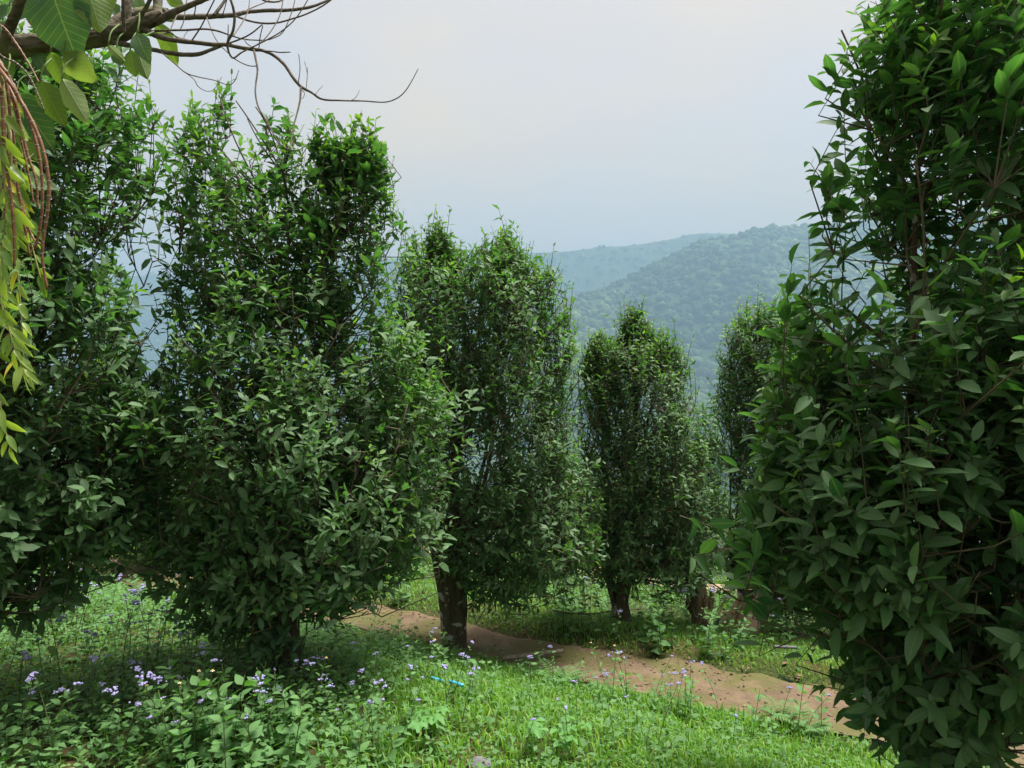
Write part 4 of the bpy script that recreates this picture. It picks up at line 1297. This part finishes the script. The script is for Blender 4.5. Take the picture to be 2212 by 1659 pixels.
def plant_many(protos, name, n, boxes, label, cat, group, smin, smax, g, off_path=True):
    for x, y in scatter_px(n, boxes, g):
        if off_path and abs(path_s(x, y)) < .27:
            continue
        stand(protos[g.integers(0, len(protos))], name, x, y, g.uniform(smin, smax), g.random() * 6.28, label, cat, group, (g.normal() * .1, g.normal() * .1))
plant_many(AGE, "flowering_weed", 105, [(0, 1330, 470, 1660), (0, 1300, 400, 1420, 2.2)], "lilac-flowered weed growing in the leafy meadow left of the twin-topped orange tree", "weed", "lilac weeds of the meadow", .75, 1.2, gp)
plant_many(AGE, "flowering_weed", 46, [(500, 1530, 900, 1680, 1.6), (640, 1440, 1100, 1600)], "lilac-flowered weed standing in the foreground turf below the twin-topped orange tree", "weed", "lilac weeds in the foreground turf", .6, 1.0, gp)
plant_many(AGE, "flowering_weed", 34, [(1120, 1480, 1760, 1660), (1280, 1510, 1720, 1570, 2)], "lilac-flowered weed in the open grass along the near edge of the dirt path", "weed", "lilac weeds beside the path", .55, .95, gp)
plant_many(AGE, "flowering_weed", 80, [(1130, 1270, 1300, 1360), (1380, 1290, 1740, 1400), (1180, 1330, 1330, 1400)], "lilac-flowered weed on the ground past the dirt path around the small rounded orange tree", "weed", "lilac weeds past the path", .7, 1.15, gp)
plant_many(HERB, "leafy_herb", 46, [(380, 1560, 640, 1690, 1.6), (330, 1600, 900, 1700)], "toothed-leaf herb in the clump at the foot of the twin-topped orange tree", "herb", "leafy herbs in the foreground clump", .8, 1.15, gp)
plant_many(HERB, "leafy_herb", 60, [(0, 1420, 420, 1660), (700, 1420, 1010, 1540), (1240, 1530, 1800, 1620), (1010, 1440, 1200, 1540)], "leafy green herb with oval leaves scattered through the turf and meadow", "herb", "leafy herbs scattered over the turf", .5, .95, gp)
plant_many(HERB, "leafy_herb", 46, [(700, 1265, 940, 1330), (1120, 1310, 1330, 1400), (1390, 1340, 1720, 1420)], "dark leafy herb on the far verge of the dirt path", "herb", "leafy herbs on the far verge", .7, 1.2, gp)
plant_many(BID, "daisy_weed", 12, [(640, 1480, 800, 1620), (900, 1430, 1000, 1480), (300, 1580, 420, 1690)], "upright pale green weed with small white and yellow daisy flowers", "weed", "daisy-flowered weeds", .6, 1.0, gp)
plant_many(BID, "daisy_weed", 7, [(1240, 1450, 1420, 1530), (1480, 1500, 1720, 1560)], "thin pale green daisy weed rising in front of the bare dirt path", "weed", "daisy weeds against the path", .7, 1.1, gp)
for k, (px, py, s) in enumerate(((1205, 1480, .9), (1235, 1475, .7), (1690, 1560, .8), (1740, 1590, .9), (1130, 1460, .7))):
    x, y = on_ground(px, py)
    stand(FERN[k % 2], "fern", x, y, s, k * 1.1, "feathery green fern beside the weathered pole on the path" if k in (0, 1, 4) else "feathery fern at the path edge below the large-leaved orange tree", "fern", "ferns by the pole" if k in (0, 1, 4) else "ferns below the large-leaved tree")
for k, (px, py, s) in enumerate(((905, 1600, .75), (925, 1575, .6), (1200, 1625, .75), (1245, 1600, .6))):
    x, y = on_ground(px, py)
    stand(LOB[k % 2], "lobed_plant", x, y, s, k * 2.1, "low plant with broad pale green lobed leaves in the open grass", "plant", "lobed plants in the grass")

# --- fine ground cover: nobody could count these
def wedge(n, y0, y1, g, xw=.80):
    y = np.sqrt(g.uniform(y0 ** 2, y1 ** 2, n))
    x = g.uniform(-1, 1, n) * (xw * y + .5)
    return x, y

def grass(name, n, y0, y1, wfun, lmin, lmax, wid, label, seed, dry=.06):
    g = np.random.default_rng(seed)
    x, y = wedge(n, y0, y1, g)
    w = wfun(x, y)
    k = (g.random(n) < w) & (np.abs(path_s(x, y)) > path_half(x) + .05 * g.random(n))
    x, y = x[k], y[k]
    n = len(x)
    z = ground_z(x, y) - .004
    L = g.uniform(lmin, lmax, n) * (.7 + .6 * n2(x, y, 2.0, seed))
    a = g.random(n) * 6.28
    bend = g.uniform(.15, .95, n)
    dr = np.stack([np.cos(a), np.sin(a), 0 * a], -1)
    sd = np.stack([-np.sin(a), np.cos(a), 0 * a], -1) * (wid * g.uniform(.6, 1.3, n))[:, None]
    b = np.stack([x, y, z], -1)
    up = np.array([0, 0, 1.0])
    m = b + up * (L * .55)[:, None] + dr * (L * bend * .25)[:, None]
    t = b + up * (L * (1 - .42 * bend))[:, None] + dr * (L * bend * .85)[:, None]
    V = np.stack([b - sd * .5, b + sd * .5, m - sd * .45, m + sd * .45, t], 1)
    T = np.array([(0, 1, 3), (0, 3, 2), (2, 3, 4)])[None] + (np.arange(n) * 5)[:, None, None]
    tint = np.stack([np.where(g.random(n) < dry, g.random(n), .05 * g.random(n)), np.clip(g.random(n) * .6 + .6 * (n2(x, y, 1.3, seed + 1) - .2), 0, 1), 0 * x], -1)
    link(name, mesh_tri(name, V.reshape(-1, 3), T.reshape(-1, 3), M_GRASS, np.repeat(tint, 5, 0)), kind="stuff", label=label, category="grass")

def cover(name, n, y0, y1, wfun, hfun, size, label, seed, leaves=6, wide=True):
    g = np.random.default_rng(seed)
    x, y = wedge(n, y0, y1, g)
    w = wfun(x, y)
    k = (g.random(n) < w) & (np.abs(path_s(x, y)) > path_half(x) + .02 + .06 * g.random(n))
    x, y = x[k], y[k]
    n = len(x)
    z = ground_z(x, y)
    H = hfun(x, y) * g.uniform(.4, 1.2, n)
    K = leaves
    f = (np.arange(K)[None] + g.random((n, K))) / K
    ang = np.arange(K)[None] * 2.4 + g.random((n, 1)) * 6.28
    dr = np.stack([np.cos(ang), np.sin(ang), g.uniform(-.2, .6, (n, K))], -1)
    off = g.normal(size=(n, 1, 2)) * .12 * H[:, None, None] * f[..., None]
    pos = np.stack([x[:, None] + off[..., 0] + .008 * np.cos(ang), y[:, None] + off[..., 1] + .008 * np.sin(ang), z[:, None] + .006 + f * H[:, None]], -1)
    nr = np.array([0, 0, 1.0]) + .35 * g.normal(size=(n, K, 3))
    sz = size * g.uniform(.55, 1.35, (n, K)) * (.8 + .5 * g.random((n, 1)))
    rnd = np.clip(.15 + .6 * g.random((n, 1)) + .35 * (g.random((n, K)) - .3) + .5 * (n2(x, y, 1.1, seed + 2) - .5)[:, None], 0, 1)
    yn = np.where(g.random((n, 1)) < .08, .5 * f, .06 * g.random((n, K)))
    tint = np.stack([yn, rnd, 0 * rnd], -1)
    tp = [leaf_tpl((0, .4, 1), (0, .30, 0), ff, c) for ff, c in ((.2, .15), (.35, .3), (.05, .1))]
    v, t, c = place_leaves(tp, pos.reshape(-1, 3), dr.reshape(-1, 3), nr.reshape(-1, 3), sz.ravel(), tint.reshape(-1, 3), g)
    link(name, mesh_tri(name, v, t, M_WEED, c), kind="stuff", label=label, category="ground cover")

side = lambda x, y: path_s(x, y)
lawn = lambda x, y: np.where(side(x, y) > .2, sstep((x + 1.1 + .8 * (n2(x, y, 1.2, 44) - .5)) / .9) * .85 + .15, 0)
meadow = lambda x, y: np.where(side(x, y) > .25, 1 - .88 * sstep((x + .9 + 1.0 * (n2(x, y, 1.4, 45) - .5)) / .9), 0)
bank = lambda x, y: np.where((side(x, y) < -.2) & (side(x, y) > -1.5), 1.0, 0)
beyond = lambda x, y: np.where(side(x, y) < -.9, sstep((-side(x, y) - .9 + .8 * (n2(x, y, 1.5, 46) - .5)) / .7), .12 * (side(x, y) < -.25)) * (np.abs(side(x, y) + 4.49) > .5)
grass("lawn_grass", 105000, 2.3, 6.8, lawn, .04, .10, .0075, "short bright green grass in the open turf beside the dirt path", 301)
grass("bank_grass", 170000, 4.6, 9.5, bank, .025, .06, .0050, "short dark grass on the raised far bank of the path", 302, .18)
grass("slope_grass", 26000, 7.0, 14, beyond, .08, .2, .008, "taller grass among the weeds farther down the slope", 303)
cover("meadow_cover", 12500, 2.3, 8.0, meadow, lambda x, y: .05 + .17 * n2(x, y, 1.2, 47), .033, "dense small-leaved weeds carpeting the meadow", 311, 7)
cover("turf_cover", 9000, 2.3, 6.5, lawn, lambda x, y: .03 + .04 * n2(x, y, 2, 48), .026, "small clover-like leaves mixed into the open turf", 312, 5)
cover("slope_cover", 11000, 5.0, 13, beyond, lambda x, y: .06 + .2 * n2(x, y, 1.1, 49), .042, "dense leafy weeds covering the ground past the path", 313, 7)
cover("bank_cover", 6500, 4.4, 9, bank, lambda x, y: .02 + .04 * n2(x, y, 2, 50), .024, "sparse creeping leaves on the far bank of the path", 314, 5)

# ------------------------------------------------------------------ small things
def rod(name, p0, p1, r, mat, label, cat, sides=10, sag=0.0, n=8):
    p0, p1 = np.asarray(p0, float), np.asarray(p1, float)
    u = np.linspace(0, 1, n)[:, None]
    p = p0 * (1 - u) + p1 * u - np.array([0, 0, 1]) * sag * 4 * u * (1 - u)
    v, t = tubes(p - p0, np.full(n, r) * (1 + .08 * np.sin(np.arange(n) * 1.9)), sides, jit=.06)
    i0 = np.arange(sides)
    t = np.concatenate([t, np.array([(0, k + 1, k) for k in range(1, sides - 1)])])
    return tag(link(name, mesh_tri(name, v, t, mat), None, tuple(p0)), label, cat)

def at(px, py, lift=0.0):
    x, y = on_ground(px, py)
    return np.array([x, y, float(ground_z(np.array([x]), np.array([y]))[0]) + lift])
rod("wooden_pole", at(1085, 1440, .055), at(1215, 1421, .05), .016, M_POLE, "weathered grey pole lying across the edge of the dirt path", "pole")
rod("blue_pipe", at(972, 1492, .05), at(1000, 1500, .045), .011, M_BLUE, "short blue plastic pipe lying in the grass", "pipe")
rod("blue_pipe", at(932, 1484, .05), at(956, 1490, .045), .009, M_BLUE, "thinner blue plastic pipe end half buried in grass beside the other pipe", "pipe")
c_base = at(1340, 1362)
rod("rope", c_base + (-.06, -.05, .17), at(1195, 1345, .10), .006, M_ROPE, "brown rope tied to the forked trunk of the small rounded orange tree", "rope", 6, .03, 14)
rod("white_pipe", at(1672, 1412, .05), at(1720, 1414, .05), .011, M_STONE, "pale pipe lying in the weeds past the path", "pipe")
rod("green_stalk", at(1532, 1366, .02), at(1545, 1362, .0) + (.16, .05, .33), .012, plain_material("green_stalk", (.16, .22, .06), (.26, .32, .10), 30), "green cut stalk leaning between the two banana stumps", "stalk", 7, -.02)
rod("dead_stick", at(395, 1590, .03), at(480, 1540, .12), .006, M_TWIG, "thin dead stick leaning in the weeds at the foot of the twin-topped tree", "stick", 5, -.02)
rod("dead_stick", at(430, 1560, .02), at(560, 1490, .16), .005, M_TWIG, "long dead stick propped toward the trunk of the twin-topped tree", "stick", 5, -.01)

def stone():
    g = np.random.default_rng(3)
    v, t = ball(.05, 12, 9)
    v = v * [1.1, .8, .7] * (1 + .35 * (fnoise(v * 30, 4, 2)[:, None] - .5))
    p = at(1035, 1662, .015)
    tag(link("stone", mesh_tri("stone", v, t, M_STONE, smooth=False), None, tuple(p)), "rounded grey stone lying in the open grass", "stone")
stone()

def banana_stump(px, py, H, r, lean, label, torn, seed):
    g = np.random.default_rng(seed)
    b = at(px, py, -.03)
    root = empty("banana_stump", b, label, "stump")
    n = 12
    u = np.linspace(0, 1, n)
    core = np.stack([lean[0] * u * H, lean[1] * u * H, u * H], -1)
    if not torn:
        v, t = tubes(core, r * (1.12 - .22 * u), 18, jit=.1)
        v = v + .012 * (fnoise(v * [30, 30, 4], seed, 2) - .5)[:, None] * unit(v * [1, 1, 0]) * 2
        link("stem", mesh_tri("stem", v, t, M_SHEATH), root)
    else:
        v, t = tubes(core[:7], r * .8 * (1.1 - .5 * u[:7]), 12, jit=.3)
        link("stem", mesh_tri("stem", v, t, M_SHEATH), root)
    for k in range(7 if not torn else 6):
        a = g.random() * 6.28 if not torn else -2.6 + k * .55 + .2 * g.normal()
        w = g.uniform(.25, .6) if not torn else g.uniform(.35, .6)
        hh = H * (g.uniform(.35, .95) if not torn else g.uniform(.9, 1.2))
        m, c = 9, 5
        uu = np.linspace(0, 1, m)
        th = a + np.linspace(-w, w, c)
        spread = (.012 + .06 * uu ** 3 * g.random()) if not torn else .10 * (1 - uu) ** 1.5 + .02 + .03 * g.random()
        rr = (r * 1.05 * (1.1 - .2 * uu) + spread)[:, None] * (1 + .05 * g.normal(size=(m, c)))
        cx = np.interp(uu * hh / H, u, core[:, 0])[:, None]
        cy = np.interp(uu * hh / H, u, core[:, 1])[:, None]
        tw = (0.25 * uu * g.normal())[:, None]
        V = np.stack([cx + rr * np.cos(th + tw), cy + rr * np.sin(th + tw), np.repeat((uu * hh)[:, None], c, 1) + .03 * g.normal(size=(1, c)) * uu[:, None]], -1)
        V2 = V - unit(V * [1, 1, 0]) * .006
        idx = np.arange(m * c).reshape(m, c)
        T = np.concatenate([np.stack([idx[:-1, :-1], idx[:-1, 1:], idx[1:, 1:]], -1).reshape(-1, 3), np.stack([idx[:-1, :-1], idx[1:, 1:], idx[1:, :-1]], -1).reshape(-1, 3)])
        ring = np.concatenate([idx[0], idx[1:, -1], idx[-1, -2::-1], idx[-2:0:-1, 0]])
        nx = np.roll(ring, -1)
        T = np.concatenate([T, T[:, ::-1] + m * c, np.stack([ring, ring + m * c, nx], -1), np.stack([nx, ring + m * c, nx + m * c], -1)])
        link("sheath", mesh_tri("sheath", np.concatenate([V.reshape(-1, 3), V2.reshape(-1, 3)]), T, M_PITH if (torn and k % 2 == 0) else M_SHEATH), root)
banana_stump(1519, 1352, .42, .072, (-.12, 0), "upright cut banana stump with brown fibrous sheaths past the path", False, 8)
banana_stump(1592, 1360, .31, .06, (.42, .05), "torn leaning banana stump with pinkish peeled sheaths", True, 9)

def dead_leaf_meshes():
    return [mesh_tri("dead_leaf", tv * .05, tt, M_DRY) for tv, tt, lc in (leaf_tpl((0, .25, .6, 1), (0, .22, .2, 0), f, c, w) for f, c, w in ((.5, .4, .6), (.8, -.3, -.4), (.3, .6, .9)))]
DL = dead_leaf_meshes()
gd = np.random.default_rng(12)
for k, (px, py) in enumerate(((1308, 1590), (950, 1625), (1130, 1500), (870, 1650), (1560, 1460), (1620, 1475), (1690, 1440), (1490, 1440), (900, 1370), (1180, 1420), (1265, 1450), (1715, 1465), (1390, 1600), (1590, 1620))):
    p = at(px, py, .025 if py > 1480 else .012)
    o = link("dead_leaf", DL[k % 3])
    o.matrix_basis = xf(tuple(p), gd.random() * 6.28, gd.uniform(.7, 1.3), (gd.normal() * .3, gd.normal() * .3))
    onp = abs(path_s(p[0], p[1])) < .6
    tag(o, "curled brown dead leaf lying on the dirt path" if onp else "curled brown dead leaf lying in the grass", "leaf", "dead leaves on the path" if onp else "dead leaves in the grass")

def dry_bush(px, py, label):
    g = np.random.default_rng(44)
    b = at(px, py, -.02)
    root = empty("dry_bush", b, label, "bush")
    n = 160
    a = g.random(n) * 6.28
    el = g.uniform(.25, 1.3, n)
    L = g.uniform(.3, .65, n)
    u = np.linspace(0, 1, 6)[None, :, None]
    dr = np.stack([np.cos(a) * np.cos(el), np.sin(a) * np.cos(el), np.sin(el)], -1)
    p = u * (dr * L[:, None])[:, None] - np.array([0, 0, .18]) * u ** 2 * L[:, None, None] + .02 * g.normal(size=(n, 6, 3)) * u
    v, t = tubes(p, np.broadcast_to(np.linspace(.005, .0015, 6), (n, 6)), 3)
    link("twig_growth", mesh_tri("twig_growth", v, t, M_TWIG), root, kind="stuff")
    k = 900
    i = g.integers(0, n, k)
    j = g.integers(2, 6, k)
    v, t, c = place_leaves(LO, p[i, j], g.normal(size=(k, 3)) + (0, 0, -.6), g.normal(size=(k, 3)), g.uniform(.03, .06, k), np.zeros((k, 3)), g)
    link("dry_foliage", mesh_tri("dry_foliage", v, t, M_DRY), root, kind="stuff")
dry_bush(1235, 1255, "reddish brown dried bush behind the middle tree near the sandy track")

def path_litter():
    g = np.random.default_rng(71)
    n = 1500
    x = g.uniform(-5, 3.2, n)
    o = g.uniform(-1, 1, n)
    o = np.sign(o) * np.abs(o) ** .6 * path_half(x) * 1.15
    y = path_y(x) + o / .88
    z = ground_z(x, y) + .03
    a = np.stack([g.normal(size=n), g.normal(size=n), .15 * g.normal(size=n)], -1)
    nr = np.array([0, 0, 1.0]) + .3 * g.normal(size=(n, 3))
    v, t, c = place_leaves(HI, np.stack([x, y, z], -1), a, nr, g.uniform(.012, .04, n), np.zeros((n, 3)), g)
    link("leaf_litter", mesh_tri("leaf_litter", v, t, M_DRY), kind="stuff", label="scattered brown leaf litter on the dirt path", category="litter")
path_litter()

def path_pebbles():
    g = np.random.default_rng(73)
    mb = MB()
    for k in range(420):
        x = g.uniform(-5, 3.2)
        o = (1 if g.random() < .5 else -1) * g.random() ** .5 * float(path_half(np.array([x]))[0]) * 1.1
        y = float(path_y(x)) + o / .88
        r = .004 + .011 * g.random() ** 3
        v, t = ball(r, 6, 5)
        v = v * [1.2, .9, .6] * (1 + .5 * (g.random((len(v), 1)) - .5))
        mb.add(v + [x, y, float(ground_z(np.array([x]), np.array([y]))[0]) + .022], t)
    link("gravel", mb.mesh("gravel", M_PEBBLE, None, False), kind="stuff", label="small clods and pebbles strewn on the dirt path", category="gravel")
M_PEBBLE = plain_material("clods", (0.10, 0.065, 0.04), (0.24, 0.18, 0.13), 40, 0.9, 0.4)
path_pebbles()
